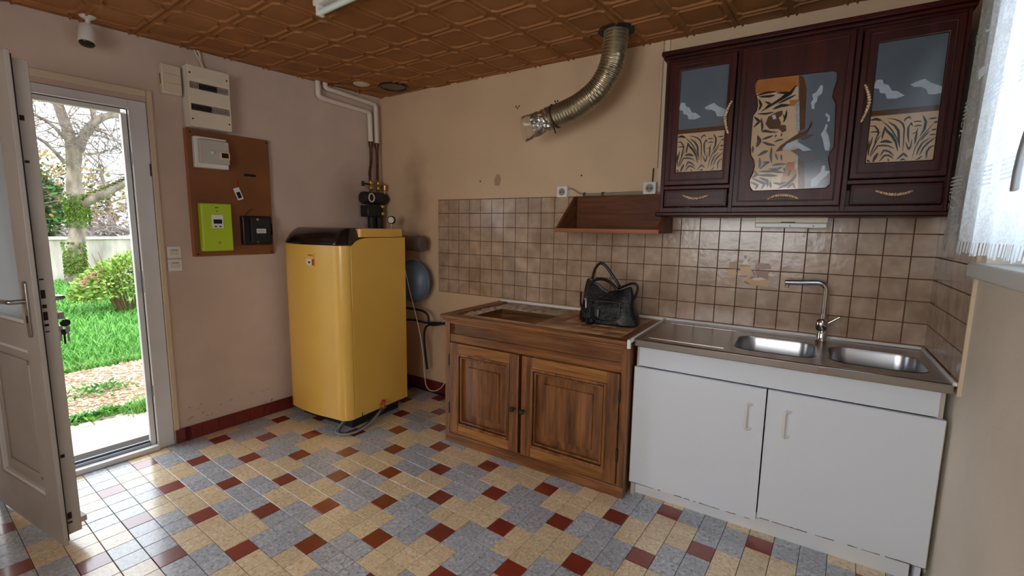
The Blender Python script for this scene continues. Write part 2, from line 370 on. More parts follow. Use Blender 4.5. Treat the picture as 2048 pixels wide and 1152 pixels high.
M['skypaint'] = pm('grey_blue_painted_glass', (84,94,102), .12, var=.06, scale=9)
M['cloud'] = pm('painted_cloud', (158,170,178), .15, var=.08, scale=40)
M['reedbg'] = pm('cream_painted_glass', (180,152,122), .12, var=.04, scale=20)
M['orangebg'] = pm('orange_painted_glass', (152,94,42), .12, var=.1, scale=20)
M['brownpaint'] = pm('brown_painted_glass', (74,46,24), .15, var=.2, scale=20)
M['reed'] = pm('black_painted_reed', (20,12,10), .2)
M['greypaint'] = pm('grey_painted_feather', (140,140,142), .2, var=.2, scale=60)
M['darkfeather'] = pm('dark_painted_feather', (58,52,58), .2)
M['ropegold'] = pm('twisted_gold_handle', (240,214,172), .35, metal=.1, scale=160, col2=(150,104,60))
M['lace'] = lace_mat('lace_net', .22)
M['lacedense'] = lace_mat('lace_dense', 0)
M['palegrey'] = pm('pale_grey_plastic', (178,184,190), .4)
M['sillpaint'] = pm('sill_paint', (222,224,222), .5)
M['tube'] = pm('frosted_tube', (214,230,222), .25)
M['print1'] = pm('print_brown', (150,96,50), .25); M['print2'] = pm('print_ochre', (196,152,92), .25)
M['print3'] = pm('print_rust', (138,84,62), .25); M['print4'] = pm('print_dark', (84,52,36), .25); M['print5'] = pm('print_pale', (214,198,178), .25)
# outside
M['slab'] = pm('concrete_slab', (196,184,166), .85, var=.1, scale=6, rnd=.06, bump=.1)
M['soil'] = pm('soil', (150,126,98), .95, var=.2, scale=8)
M['pebble'] = pm('pale_gravel', (222,204,180), .8, col2=(176,154,128), scale=30)
M['pebble2'] = pm('tan_gravel', (194,158,126), .8, col2=(146,118,94), scale=30)
M['grass'] = leafy('grass_green', (100,164,68), (64,126,46))
M['grass2'] = leafy('grass_bright', (134,190,92), (90,150,62))
M['lawn'] = pm('lawn_soil', (74,118,48), .9, var=.2, scale=4)
M['leaf_h'] = leafy('hydrangea_leaf', (166,186,96), (116,152,70))
M['leaf_d'] = leafy('evergreen_leaf', (96,110,72), (54,72,50))
M['leaf_y'] = leafy('yellowing_leaf', (188,160,92), (130,120,66))
M['weed'] = leafy('weed_leaf', (110,160,80), (66,120,66))
M['stem'] = pm('brown_stem', (120,92,66), .8)
M['petal'] = pm('dried_pink_petal', (206,150,142), .7)
M['bark'] = pm('grey_bark', (156,142,126), .9, col2=(104,92,80), scale=7, stretch=(1,1,.4), bump=.8, bscale=16)
M['moss'] = leafy('green_moss', (104,128,48), (70,94,32), .9)
M['twig'] = pm('thin_twigs', (122,110,102), .9)
M['twig2'] = pm('pale_twigs', (158,144,138), .9)
M['gwall'] = pm('weathered_wall', (206,198,186), .9, col2=(150,142,132), scale=3.5, stretch=(1,1,.25), bump=.4, bscale=20)
M['coping'] = pm('wall_coping', (222,212,192), .9, var=.15, scale=7)

# ------------------------------------------------------------------ room shell
RW = 3.70          # right wall, along the kitchen wall
CZ0, CSL = 2.482, 0.02   # ceiling height at the kitchen wall and its slight fall towards the rear
# floor
fl = solo('floor', MB().box(-.30, 4.3, -4.6, .45, -.12, -.004), M['floorgrout'], kind='structure', base=(0,0,0), label='floor of cream, grey and dark red cement tiles')
def shows(P):
    d = Vector(P)-Vector(CAMP); z = d.dot(fw)
    if z < .05: return None
    x = 1024+FPX*d.dot(rr)/z; y = 576-FPX*d.dot(uu)/z
    return (x, y, z)
tm = MB(); g = .0489; h = .0476
tm.loft([[(-g,-g,-.006),(g,-g,-.006),(g,g,-.006),(-g,g,-.006)], [(-g,-g,-.0012),(g,-g,-.0012),(g,g,-.0012),(-g,g,-.0012)], [(-h,-h,0),(h,-h,0),(h,h,0),(-h,h,0)]], cap0=False)
tmesh = {k: mesh_of('floor_tile_'+k, tm, M[k], smooth=False) for k in ('red','cream','grey')}
PAT = ['RCCC', 'GCCG', 'GGRG', 'GGCC']; KEY = {'R':'red','C':'cream','G':'grey'}
cells = []
for u in range(-21, 20):
    for v in range(-9, 40):
        x = (u+21.5)*.1; y = -(v+.5+6.118)*.1
        if y > x*math.tan(ANG)-.02 or x > 3.78-.0556*y*0 or y < -4.25: continue
        k = KEY[PAT[v % 4][u % 4]]
        q = shows((x, y, 0)); a = 0
        B = FB.inverted() @ Vector((x, y, 0)); n = -B.y
        hid = (1.28 < B.x < 2.49 and n < .60) or (B.x > 2.49 and n < .46) or (.16 < x < .66 and -.88 < y < -.42)
        if q and -40 < q[0] < 2090 and -40 < q[1] < 1190 and not hid: a = 1/q[2]**3
        cells.append((a, x, y, k))
cells.sort(key=lambda c: -c[0])
for a, x, y, k in cells[:300]:
    child('tile', tmesh[k], fl, (x, y, random.uniform(-.0004, .0004)))
rest = MB(); ks = ['red', 'cream', 'grey']
for a, x, y, k in cells[300:]:
    rest.add([(p[0]+x, p[1]+y, p[2]) for p in tm.v], tm.f, ks.index(k))
part('floor_tiles', rest, [M[k] for k in ks], fl, FW, smooth=False, kind='stuff', weld=False)

# walls
wl = MB(); wl.box(-.32, 0, -1.662, .3, -.1, 2.62).box(-.32, 0, -2.535, -1.662, 2.082, 2.62).box(-.32, 0, -4.6, -2.535, -.1, 2.62)
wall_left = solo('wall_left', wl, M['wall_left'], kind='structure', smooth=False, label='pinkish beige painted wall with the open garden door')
FRAME[0] = FB
wall_back = solo('wall_back', MB().bn(-.1, RW+.3, -.25, 0, -.1, 2.62), M['wall_back'], kind='structure', frame=FB, smooth=False, label='beige painted kitchen wall with tiled splashback')
WN0, WN1, WZ0, WZ1 = .70, 2.25, 1.28, 2.28
wr = MB().bn(RW, RW+.28, -.25, WN0, -.1, 2.62).bn(RW, RW+.28, WN1, 4.9, -.1, 2.62).bn(RW, RW+.28, WN0, WN1, -.1, WZ0).bn(RW, RW+.28, WN0, WN1, WZ1, 2.62)
wall_right = solo('wall_right', wr, M['wall_right'], kind='structure', frame=FB, smooth=False, label='cream painted wall with the curtained window')
wq = MB().box(-.32, 1.9, -4.6, -4.3, -.1, 2.62).box(3.6, 4.4, -4.6, -4.3, -.1, 2.62).box(1.9, 3.6, -4.6, -4.3, -.1, .92).box(1.9, 3.6, -4.6, -4.3, 2.12, 2.62)
wall_rear = solo('wall_rear', wq, M['wall_right'], kind='structure', smooth=False, label='cream wall behind the viewer with an added window')

# ceiling with embossed tiles
RX = Matrix.Translation((0, 0, CZ0)) @ Matrix.Rotation(CSL, 4, 'X')
ceil = solo('ceiling', MB().box(-.3, 4.4, -4.6, .5, .004, .14), M['ceilbase'], kind='structure', frame=RX, smooth=False, label='orange brown ceiling of embossed tiles')
cm = MB(); q = .2435
cm.box(-q, q, -q, q, -.004, .004)
for a in (-1, 1):
    for c in (-1, 1):
        X, Y = a*.1225, c*.1225
        def octo(r, k): return [(X+r, Y+k), (X+k, Y+r), (X-k, Y+r), (X-r, Y+k), (X-r, Y-k), (X-k, Y-r), (X+k, Y-r), (X+r, Y-k)]
        rings = [[(x, y, -.003) for x, y in octo(.111, .084)], [(x, y, -.013) for x, y in octo(.106, .080)], [(x, y, -.013) for x, y in octo(.102, .077)], [(x, y, -.003) for x, y in octo(.096, .072)]]
        cm.loft(rings, False, False)
        cm.loft([[(x, y, -.004) for x, y in octo(.088, .064)], [(x, y, -.0065) for x, y in octo(.084, .061)]], False, True)
cme = mesh_of('ceiling_tile', cm, M['ceil'], smooth=False)
for i in range(-1, 9):
    for j in range(0, 10):
        x = 1.31+.49*(i-2)-.245; y = -1.205-.49*(j-2)+.245
        if x < -.1 or x > 4.2: continue
        child('ceiling_tile', cme, ceil, (x, y, -.002))

# splashback tiles on the kitchen wall and the side wall
P = .105; S0, ZT = .664, 1.603
part('grout_bed', MB().bn(S0-.004, RW, 0, .004, ZT-7*P-.002, ZT+.003), M['grout'], wall_back, FB, smooth=False)
wm = MB(); g = .0508; h = .0496
wm.loft([[(-g,0,-g),(g,0,-g),(g,0,g),(-g,0,g)], [(-g,-.007,-g),(g,-.007,-g),(g,-.007,g),(-g,-.007,g)], [(-h,-.009,-h),(h,-.009,-h),(h,-.009,h),(-h,-.009,h)]], cap0=False)
wme = mesh_of('wall_tile', wm, M['glaze'], smooth=False)
def halftile(w):
    m = MB(); gg = w/2-.0018; hh = gg-.0012
    m.loft([[(-gg,0,-g),(gg,0,-g),(gg,0,g),(-gg,0,g)], [(-gg,-.007,-g),(gg,-.007,-g),(gg,-.007,g),(-gg,-.007,g)], [(-hh,-.009,-h),(hh,-.009,-h),(hh,-.009,h),(-hh,-.009,h)]], cap0=False)
    return mesh_of('cut_wall_tile', m, M['glaze'], smooth=False)
cut = halftile(RW-.001-(S0+28*P)) if RW-(S0+28*P) < P else None
for r in range(7):
    for c in range(29):
        if c == 28 and cut: child('tile', cut, wall_back, ((S0+28*P+RW-.001)/2, 0, ZT-(r+.5)*P)); continue
        child('tile', wme, wall_back, (S0+(c+.5)*P, 0, ZT-(r+.5)*P), (random.uniform(-.006,.006), 0, random.uniform(-.006,.006)))
part('grout_bed', MB().bn(RW-.004, RW, .004, .632, ZT-7*P-.03, ZT), M['grout'], wall_right, FB, smooth=False)
for r in range(7):
    for c in range(6):
        if -1 < 0: child('tile', wme, wall_right, (RW, -(.012+(c+.5)*.1035), ZT-(r+.5)*P), (0, 0, -math.pi/2))
edge = MB().bn(RW-.011, RW, .632, .64, ZT-7*P-.05, ZT)
part('tile_edge_strip', edge, M['casing'], wall_right, FB)
low = MB(); low.add([(RW-.009,-.52,.868),(RW-.009,-.632,.868),(RW-.009,-.632,.815),(RW,-.52,.868),(RW,-.632,.868),(RW,-.632,.815)], [(0,1,2),(5,4,3),(0,3,4,1),(1,4,5,2),(2,5,3,0)])
part('cut_tile', low, M['glaze'], wall_right, FB)

# transfer-printed still life on six splashback tiles
HD = [0.00035995515, -8.1179128e-06, 2.7182583, 6.9661268e-05, -0.00025863716, 1.313011, 4.7222035e-05, -8.9635276e-06]
def dec(polys, mat, d, nm):
    m = MB()
    for Pq in polys:
        pts = [hmap(HD, p) for p in Pq]; m.add([(x, -d, z) for x, z in pts], [tuple(range(len(pts)))])
    parts(nm, m, mat, wall_back, frame=FB, smooth=False, weld=False)
dec([[(390,600),(450,560),(610,555),(620,680),(420,660)], [(310,705),(450,680),(600,700),(540,760),(400,780)], [(690,500),(930,490),(960,600),(890,690),(760,690),(690,620)], [(800,800),(900,760),(1100,800),(1360,820),(1420,850),(1300,910),(1100,940),(930,920),(840,870)]], M['print2'], .0098, 'printed_pots')
dec([[(440,390),(605,390),(600,530),(445,530)], [(680,450),(940,470),(945,495),(800,500),(690,490)], [(650,700),(760,700),(880,690),(820,740),(690,730)]], M['print1'], .0101, 'printed_jars')
dec([[(1060,420),(1160,420),(1380,440),(1420,560),(1030,560)], [(1040,590),(1390,610),(1330,680),(1360,760),(1300,790),(1140,730),(1080,700)], [(910,750),(980,715),(1060,750),(930,780)]], M['print3'], .0101, 'printed_stove')
dec([[(785,240),(850,240),(840,300),(800,320)], [(865,350),(940,320),(930,340),(880,375)], [(960,590),(985,590),(1050,700),(1030,710)], [(1280,430),(1365,435),(1350,460),(1290,455)], [(800,830),(930,900),(900,905),(790,850)]], M['print4'], .0104, 'printed_lines')
dec([[(960,780),(1060,755),(1200,755),(1300,790),(1100,815),(990,805)], [(740,440),(800,330),(860,340),(890,430)], [(480,390),(470,310),(560,260),(580,380)]], M['print5'], .0104, 'printed_highlights')

# baseboards of dark red tile
bb = MB().box(0, .010, -1.662, 0, 0, .088)
base_l = solo('baseboard_left', MB().box(0, .003, -1.655, -.02, 0, .09), M['floorgrout'], kind='structure', smooth=False, label='dark red tile baseboard along the door wall')
bt = MB().box(0, .011, -.0488, .0488, .001, .09); bte = mesh_of('baseboard_tile', bt, M['basetile'], smooth=False)
for k in range(16): child('tile', bte, base_l, (0, -.06-.1*k-.0, 0))
child('tile', bte, base_l, (0, -1.615, 0)).scale = (1, .8, 1)
base_b = solo('baseboard_back', MB().bn(.02, 1.28, 0, .003, 0, .09), M['floorgrout'], kind='structure', frame=FB, smooth=False, label='dark red tile baseboard behind the boiler')
bt2 = MB().box(-.0488, .0488, -.011, 0, .001, .09); bte2 = mesh_of('baseboard_tile_b', bt2, M['basetile'], smooth=False)
for k in range(12): child('tile', bte2, base_b, (.07+.1*k, 0, 0))

# flaking paint low on the door wall
rpk = random.Random(5); pk = MB()
for k in range(26):
    yk, zk = (rpk.gauss(-1.48, .07), rpk.uniform(.11, .24)) if k < 14 else (rpk.gauss(-1.12, .08), rpk.uniform(.10, .2)); rk = rpk.uniform(.004, .016)
    nk = 7; pk.add([(.0008, yk+rk*rpk.uniform(.5,1.2)*math.cos(6.283*i/nk), zk+rk*rpk.uniform(.4,1.0)*math.sin(6.283*i/nk)) for i in range(nk)], [tuple(range(nk))])
part('flaking_paint', pk, M['peel'], wall_left, FW, smooth=False, weld=False, kind='stuff')
# marks on the kitchen wall
hm = MB()
for s_, z_ in ((1.385,2.236),(1.398,2.224),(1.41,2.236),(1.692,2.232),(1.70,2.219),(1.712,2.232),(1.901,1.74),(1.075,1.735)):
    hm.lathe([(.006,0),(.006,.0012),(.0001,.0012)], (s_, 0, z_), (0,-1,0), 8)
parts('screw_hole', hm, M['hole'], wall_back, frame=FB, smooth=False)
st = MB().prism([(1.205,1.70),(1.25,1.695),(1.262,1.74),(1.255,1.775),(1.225,1.782),(1.206,1.75)], 'xz', 0, -.0015)
part('filler_patch', st, M['stain'], wall_back, FB, smooth=False)

# ------------------------------------------------------------------ side window with curtain
FRAME[0] = FB
win = thing('window_1', 'white framed window behind the lace curtain', None, FB, (RW, -1.4, WZ0), kind='structure')
fr = MB()
n0, n1, z0, z1, sx0, sx1 = WN0, WN1, WZ0+.03, WZ1, RW+.14, RW+.20
fr.bn(sx0, sx1, n0, n0+.06, z0, z1).bn(sx0, sx1, n1-.06, n1, z0, z1).bn(sx0, sx1, n0, n1, z0, z0+.06).bn(sx0, sx1, n0, n1, z1-.06, z1).bn(sx0, sx1, (n0+n1)/2-.05, (n0+n1)/2+.05, z0, z1)
part('window_frame', fr, M['pvc'], win, bevel=.004)
for a, c in ((n0+.06, (n0+n1)/2-.05), ((n0+n1)/2+.05, n1-.06)):
    part('pane', MB().bn(RW+.165, RW+.171, a, c, z0+.06, z1-.06), M['glass'], win, smooth=False)
part('window_sill', MB().bn(RW-.035, RW+.16, n0-.05, n1+.05, WZ0-.03, WZ0+.022), M['sillpaint'], win, bevel=.006)

cur = thing('lace_curtain', 'white lace net curtain with swan motifs and fringed hem at the side window', 'curtain', FB, (3.645, -1.3, 1.34))
NZ, NN = 44, 150
def cpt(n, z):
    t = (z-1.372)/1.1
    flare = max(0, (.62-n))*max(0, (1-t))*.25
    x = 3.640+.010*math.sin(n*34+1.5*math.sin(z*2))*(.5+.5*min(1, max(0, (n-.5)*3)))+.006*math.sin(n*71)
    nn = n+(.13*t if n < .56 else .13*t*max(0, (1.2-n)/.64)) - flare*.4
    return (x, -nn, z)
cm_ = MB(); rings = []
for i in range(NZ+1):
    z = 1.372+1.035*i/NZ
    rings.append([cpt(.425+1.95*j/NN, z) for j in range(NN+1)])
cm_.loft(rings, False, False, False)
part('net', cm_, M['lace'], cur, weld=False)
fm = MB(); j = 0
while j < 190:
    n = .425+.0095*j; a = cpt(n, 1.372); b_ = cpt(n+.0058, 1.372); dz = .034+.012*random.random(); dx = -.012 if n > .5 else -.02
    fm.add([a, b_, (b_[0], b_[1]-dx, b_[2]-dz), (a[0], a[1]-dx, a[2]-dz)], [(0,1,2,3)]); j += 1
part('fringe', fm, M['lacedense'], cur, kind='stuff', weld=False)
def on(n, z, d=.012): p = cpt(n, z); return (p[0]-d, p[1], p[2])
mo = MB()
for zc in (1.545, 1.80, 2.06, 2.30):
    for nA, nB in ((.50, .58), (.72, .92), (1.02, 1.2)):
        for k in range(5):
            z = zc+.013*k; mo.add([on(nA, z), on(nB, z), on(nB, z+.006), on(nA, z+.006)], [(0,1,2,3)])
for n in (.635, .645):
    for i in range(40):
        z = 1.35+.026*i; mo.add([on(n, z), on(n+.004, z), on(n+.004, z+.026), on(n, z+.026)], [(0,1,2,3)])
part('lace_bars', mo, M['lacedense'], cur, weld=False, kind='stuff')
SW = [(0,0),(.05,-.006),(.075,.01),(.085,.03),(.06,.034),(.035,.028),(.028,.05),(.034,.07),(.024,.082),(.01,.078),(.004,.066),(.016,.068),(.02,.058),(.012,.045),(.004,.025)]
for zc in (1.40, 1.655, 1.91, 2.17):
    sm = MB(); sm.add([on(.56+x*.9, zc+z, .014) for x, z in SW], [tuple(range(len(SW)))]); part('lace_swan', sm, M['lacedense'], cur, smooth=False, weld=False)
    sm = MB()
    for k in range(14):
        a = random.uniform(0, 6.28); n, z = random.uniform(.46, .60), zc+.085+random.uniform(0, .09)
        sm.strip([(0,0),(.012*math.cos(a),.012*math.sin(a)),(.022*math.cos(a+.5),.022*math.sin(a+.5))], .006, 'xz', 0)
        m = len(sm.v)-14; 
        sm.v[m:] = [on(n+p[0], z+p[2], .013) for p in sm.v[m:]]
    part('lace_flower', sm, M['lacedense'], cur, smooth=False, weld=False, kind='stuff')
hb = MB(); rg = []
for k in range(15):
    a = math.radians(185-190*k/14); cx, cz, R_ = 1.40, 1.52, .165
    rg.append([(3.600, -(cx+(R_-.013)*math.cos(a)), cz+(R_-.013)*1.12*math.sin(a)), (3.600, -(cx+(R_+.013)*math.cos(a)), cz+(R_+.013)*1.12*math.sin(a)), (3.612, -(cx+(R_+.013)*math.cos(a)), cz+(R_+.013)*1.12*math.sin(a)), (3.612, -(cx+(R_-.013)*math.cos(a)), cz+(R_-.013)*1.12*math.sin(a))])
hb.loft(rg)
hold = thing('curtain_holdback', 'pale grey curved holdback arm in front of the lace curtain', 'holdback', FB, (3.61, -1.40, 1.5))
part('arm', hb, M['palegrey'], hold, bevel=.003)
part('bracket', MB().tube([(3.606,-1.40,1.705),(3.695,-1.40,1.72)], .006, 8), M['palegrey'], hold)

# unseen rear window, added to brighten the room
FRAME[0] = FW
w2 = thing('added_window', 'added unseen window behind the viewer that brightens the room', None, FW, (2.75, -4.4, .92), kind='structure')
fr = MB().box(1.9,1.97,-4.45,-4.38,.92,2.12).box(3.53,3.6,-4.45,-4.38,.92,2.12).box(1.9,3.6,-4.45,-4.38,.92,.99).box(1.9,3.6,-4.45,-4.38,2.05,2.12).box(2.7,2.8,-4.45,-4.38,.92,2.12)
part('window_frame', fr, M['pvc'], w2, bevel=.004)
for a, c in ((1.97, 2.7), (2.8, 3.53)): part('pane', MB().box(a, c, -4.42, -4.414, .99, 2.05), M['glass'], w2, smooth=False)
part('window_sill', MB().box(1.86, 3.64, -4.4, -4.26, .88, .92), M['sillpaint'], w2)

# ------------------------------------------------------------------ garden door
tr = thing('trim_1', 'white plastic door frame around the garden door', None, FW, (0, -2.1, 0), kind='structure')
jr = MB().box(-.065, .002, -1.748, -1.664, 0, 2.08).box(-.065, -.028, -1.777, -1.748, .03, 2.005)
part('jamb', jr, M['pvc'], tr, bevel=.003)
part('jamb', MB().box(-.065, .002, -2.533, -2.455, 0, 2.08).box(-.065, -.028, -2.455, -2.43, .03, 2.005), M['pvc'], tr, bevel=.003)
part('head', MB().box(-.065, .002, -2.455, -1.748, 2.032, 2.08).box(-.065, -.028, -2.43, -1.777, 2.003, 2.032), M['pvc'], tr, bevel=.003)
part('threshold', MB().box(-.065, .022, -2.455, -1.748, 0, .03), M['pvc'], tr, bevel=.004)
parts('threshold_rail', MB().box(-.058, -.046, -2.43, -1.777, .03, .056).box(-.034, -.024, -2.43, -1.777, .03, .046), M['alu'], tr, bevel=.002)
parts('gasket', MB().box(-.045, -.036, -2.43, -1.777, .03, .038).box(-.03, -.026, -1.7515, -1.748, .03, 2.03).box(-.03,-.026,-2.43,-1.75,2.028,2.033), M['gasket'], tr, smooth=False)
for z in (.34, .98, 1.04, 1.72): part('strike_plate', MB().box(-.024, -.004, -1.7515, -1.747, z, z+.07), M['alu'], tr, bevel=.002)
part('hinge_plate', MB().box(.002, .007, -1.672, -1.662, 1.665, 1.735), M['copper'], tr)
tr2 = thing('trim_2', 'cream moulding around the garden door frame', None, FW, (0, -2.1, 0), kind='structure')
part('side_moulding', MB().box(0, .016, -1.664, -1.634, .09, 2.148), M['casing'], tr2, bevel=.006)
part('top_moulding', MB().box(0, .016, -2.6, -1.664, 2.108, 2.148), M['casing'], tr2, bevel=.006)
part('side_moulding', MB().box(0, .016, -2.6, -2.57, 0, 2.108), M['casing'], tr2, bevel=.006)

DA = math.atan2(.1, .646)
FD = Matrix.Translation((.03, -2.427, 0)) @ Matrix.Rotation(DA, 4, 'Z')
FRAME[0] = FD
door = thing('door_1', 'half glazed white door standing open into the room', None, FD, (0, 0, 0), kind='structure')
X0, X1 = 0.0, .734
lf = MB()
lf.box(.0, .115, .014, .07, .05, 2.01).box(.60, .716, .014, .07, .05, 2.01)
lf.box(.115, .60, .014, .07, .05, .2).box(.115, .60, .014, .07, .86, .97).box(.115, .60, .014, .07, 1.9, 2.01)
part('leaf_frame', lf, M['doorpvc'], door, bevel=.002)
sk = MB().plate([(X0,.015),(X1,.015),(X1,2.03),(X0,2.03)], [[(.115,.97),(.60,.97),(.60,1.9),(.115,1.9)], [(.115,.2),(.60,.2),(.60,.86),(.115,.86)]], 'xz', 0, .016)
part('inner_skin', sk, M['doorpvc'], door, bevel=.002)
part('pane', MB().box(.112, .603, .03, .05, .965, 1.905), M['doorglass'], door, smooth=False)
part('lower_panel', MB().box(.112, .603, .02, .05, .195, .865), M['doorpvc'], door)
bd = MB()
for x0, x1, z0, z1 in ((.115,.60,.97,1.9), (.115,.60,.2,.86)):
    bd.box(x0, x0+.016, .004, .03, z0, z1).box(x1-.016, x1, .004, .03, z0, z1).box(x0, x1, .004, .03, z0, z0+.016).box(x0, x1, .004, .03, z1-.016, z1)
parts('glazing_bead', bd, M['pvc'], door, bevel=.004)
pr = MB()
for x0, x1, z0, z1 in ((.17, .545, .26, .80),):
    pr.box(x0, x0+.02, .012, .022, z0, z1).box(x1-.02, x1, .012, .022, z0, z1).box(x0, x1, .012, .022, z0, z0+.02).box(x0, x1, .012, .022, z1-.02, z1)
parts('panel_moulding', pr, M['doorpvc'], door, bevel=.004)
part('gasket', MB().box(.7162, .728, .0162, .021, .03, 2.02), M['gasket'], door, smooth=False)
lk = MB()
for z0, z1 in ((1.085,1.12),(1.045,1.06),(.995,1.03),(.97,.98),(.945,.95),(1.16,1.166),(1.62,1.63),(1.78,1.80),(.40,.415),(.12,.15),(.10,.108)): lk.box(.7162, .7178, .026, .040, z0, z1)
parts('lock_slot', lk, M['hole'], door, smooth=False)
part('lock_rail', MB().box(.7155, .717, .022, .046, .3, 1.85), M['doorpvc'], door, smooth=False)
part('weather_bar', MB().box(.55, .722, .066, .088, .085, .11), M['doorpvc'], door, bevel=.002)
hp = part('handle_plate', MB().prism(rrect(.652, .684, .925, 1.155, .012), 'xz', -.008, 0), M['nickel'], door, bevel=.002)
part('lever', MB().tube(smooth_path([(.668, -.006, 1.075), (.668, -.05, 1.075), (.655, -.056, 1.076), (.60, -.056, 1.074), (.545, -.055, 1.066)]), .0095, 10), M['nickel'], hp)
part('keyhole', MB().box(.663, .673, -.0095, -.0078, .985, 1.015), M['hole'], hp, smooth=False)
op = part('handle_plate', MB().prism(rrect(.652, .684, .925, 1.155, .012), 'xz', .07, .078), M['nickel'], door, bevel=.002)
part('lever', MB().tube(smooth_path([(.668, .076, 1.075), (.668, .108, 1.075), (.655, .112, 1.076), (.60, .112, 1.074), (.545, .111, 1.066)]), .0095, 10), M['nickel'], op)
FRAME[0] = FD @ Matrix.Translation((0, -.022, 0))
ky = thing('key_bunch', 'bunch of keys hanging from the lock of the open door', 'keys', FD, (.668, .09, .93))
part('key', MB().box(.664, .672, .078, .108, .996, 1.004).box(.660, .676, .108, .126, .985, 1.015), M['nickel'], ky, bevel=.001)
part('key_ring', MB().tube([(.668, .118+.012*math.cos(a*.5236), .985+.012*math.sin(a*.5236)) for a in range(12)], .0012, 6, closed=True), M['nickel'], ky)
part('key_fob', MB().ball((.666, .13, .965), (.006, .018, .016)), M['blackmat'], ky)
for k, (a, c) in enumerate(((.112, .9), (.122, .885), (.134, .895))):
    part('key', MB().prism(rrect(a-.008, a+.008, c+.03, c+.055, .006), 'yz', .664+.003*k, .666+.003*k).box(.664+.003*k, .666+.003*k, a-.0035, a+.0035, c-.01, c+.032), M['nickel'] if k != 1 else M['dark'], ky, smooth=False)

# ------------------------------------------------------------------ boiler
FR = Matrix.Translation((.123, -.971, 0)) @ Matrix.Rotation(.093, 4, 'Z')
FRAME[0] = FR
boil = thing('boiler', 'yellow floor standing boiler with black lid in the room corner', 'boiler', FR, (.306, .29, 0))
prof = [(.0,.07),(.0,.03),(.012,.012),(.04,.002)]+[(.04+.47*k/8, .002-.022*math.sin(math.pi*k/8)) for k in range(1, 8)]+[(.52,.0)]+[(.543+.07*math.sin(math.radians(t)), .07-.07*math.cos(math.radians(t))) for t in (10,25,40,55,70,85)]+[(.613,.07)]
part('front_panel', MB().prism(prof, 'xy', .078, 1.262), M['yellow'], boil)
body = [(.0745,.078),(.58,.078),(.58,1.312),(.24,1.312),(.19,1.309),(.15,1.30),(.115,1.283),(.09,1.264),(.0745,1.255)]
part('body_panel', MB().prism(body, 'yz', .0, .613), M['yellow'], boil, bevel=.003)
cap = MB()
def rect3(x0, x1, y0, y1, z, r=.02): return [(x, y, z) for x, y in rrect(x0, x1, y0, y1, r, 4)]
cap.loft([rect3(.01,.603,.16,.575,1.316), rect3(.012,.601,.165,.57,1.372), rect3(.02,.59,.175,.555,1.362), rect3(.035,.575,.19,.535,1.369)])
part('top_cap', cap, M['yellow'], boil)
lid = MB()
def lidring(t, z):
    cx, cy_ = .306, .11
    fr_ = [(x, y) for x, y in prof[1:-1]]
    ring = fr_+[(.605,.12),(.60,.19),(.585,.235),(.54,.255),(.07,.255),(.02,.235),(.008,.18),(.004,.12)]
    q = []
    for x, y in ring:
        sx = 1-.16*t; q.append((cx+(x-cx)*sx, y+(.15-y)*(.62*t if y < .15 else .12*t), z))
    return q
lid.loft([lidring(0, 1.268), lidring(.06, 1.285), lidring(.3, 1.325), lidring(.6, 1.356), lidring(.85, 1.373), lidring(1.0, 1.378)])
part('lid', lid, M['lid'], boil)
part('plinth', MB().box(.04, .57, .08, .52, .0, .09), M['blackmat'], boil)
part('foot_bar', MB().box(.02, .60, .06, .56, .062, .082), M['blackmat'], boil)
pl = part('control_plate', MB().prism(rrect(.292, .345, 1.128, 1.168, .004), 'xz', -.026, -.012), M['white'], boil, bevel=.002)
part('knob', MB().lathe([(.008,0),(.008,.004),(.005,.008),(.001,.008)], (.326, -.026, 1.146), (0,-1,0), 14), M['dark'], pl)
part('red_panel', MB().box(.346, .364, -.0235, -.012, 1.126, 1.168), M['redp'], boil)
part('label_plate', MB().box(.292, .364, -.0215, -.012, 1.118, 1.21), M['gold'], boil, smooth=False).hide_render = False
fc = bpy.data.curves.new('t', 'FONT'); fc.body = 'IDEAL'; fc.size = .026; fc.extrude = .0004
to = bpy.data.objects.new('t', fc); COL.objects.link(to); bpy.context.view_layer.update()
tme = bpy.data.meshes.new_from_object(to.evaluated_get(bpy.context.evaluated_depsgraph_get())); bpy.data.objects.remove(to)
def textpart(me, mat, parent, frame, mtx):
    me = me.copy(); me.materials.clear(); me.materials.append(mat); me.transform(MX[parent.name].inverted() @ frame @ mtx)
    ob = bpy.data.objects.new('lettering', me); COL.objects.link(ob); ob.parent = parent; MX[ob.name] = MX[parent.name]; return ob
tw = max(v.co.x for v in tme.vertices)
textpart(tme, M['ptext'], boil, FR, Matrix.Translation((.308, -.0222, 1.186)) @ Matrix.Rotation(math.pi/2, 4, 'X') @ Matrix.Scale(.056/tw, 4))
part('drain_valve', MB().cyl((.613,.30,.10), (.66,.30,.10), .013).cyl((.645,.30,.10), (.645,.30,.135), .008), M['brass'], boil)
part('valve_handle', MB().lathe([(.012,0),(.017,.004),(.017,.014),(.010,.018)], (.645,.30,.13), (0,0,1), 12), M['redp'], boil)
part('drain_nozzle', MB().cyl((.645,.30,.09), (.645,.26,.075), .010, .012), M['nickel'], boil)
part('drain_hose', MB().tube(smooth_path([(.645,.275,.08),(.66,.22,.06),(.675,.13,.03),(.67,.03,.014),(.63,-.04,.012),(.57,-.055,.012),(.535,-.03,.02),(.54,.02,.05),(.55,.06,.10)], 3), .0075, 8), M['hose'], boil)
part('drain_hose', MB().tube(smooth_path([(.645,.262,.078),(.65,.2,.06),(.66,.12,.03),(.655,.035,.014),(.625,-.02,.012),(.575,-.035,.012),(.552,-.015,.02),(.555,.03,.05),(.565,.06,.10)], 3), .006, 8), M['cabledark'], boil)
part('side_slot', MB().box(.6125,.6145,.13,.136,.08,.105), M['hole'], boil, smooth=False)

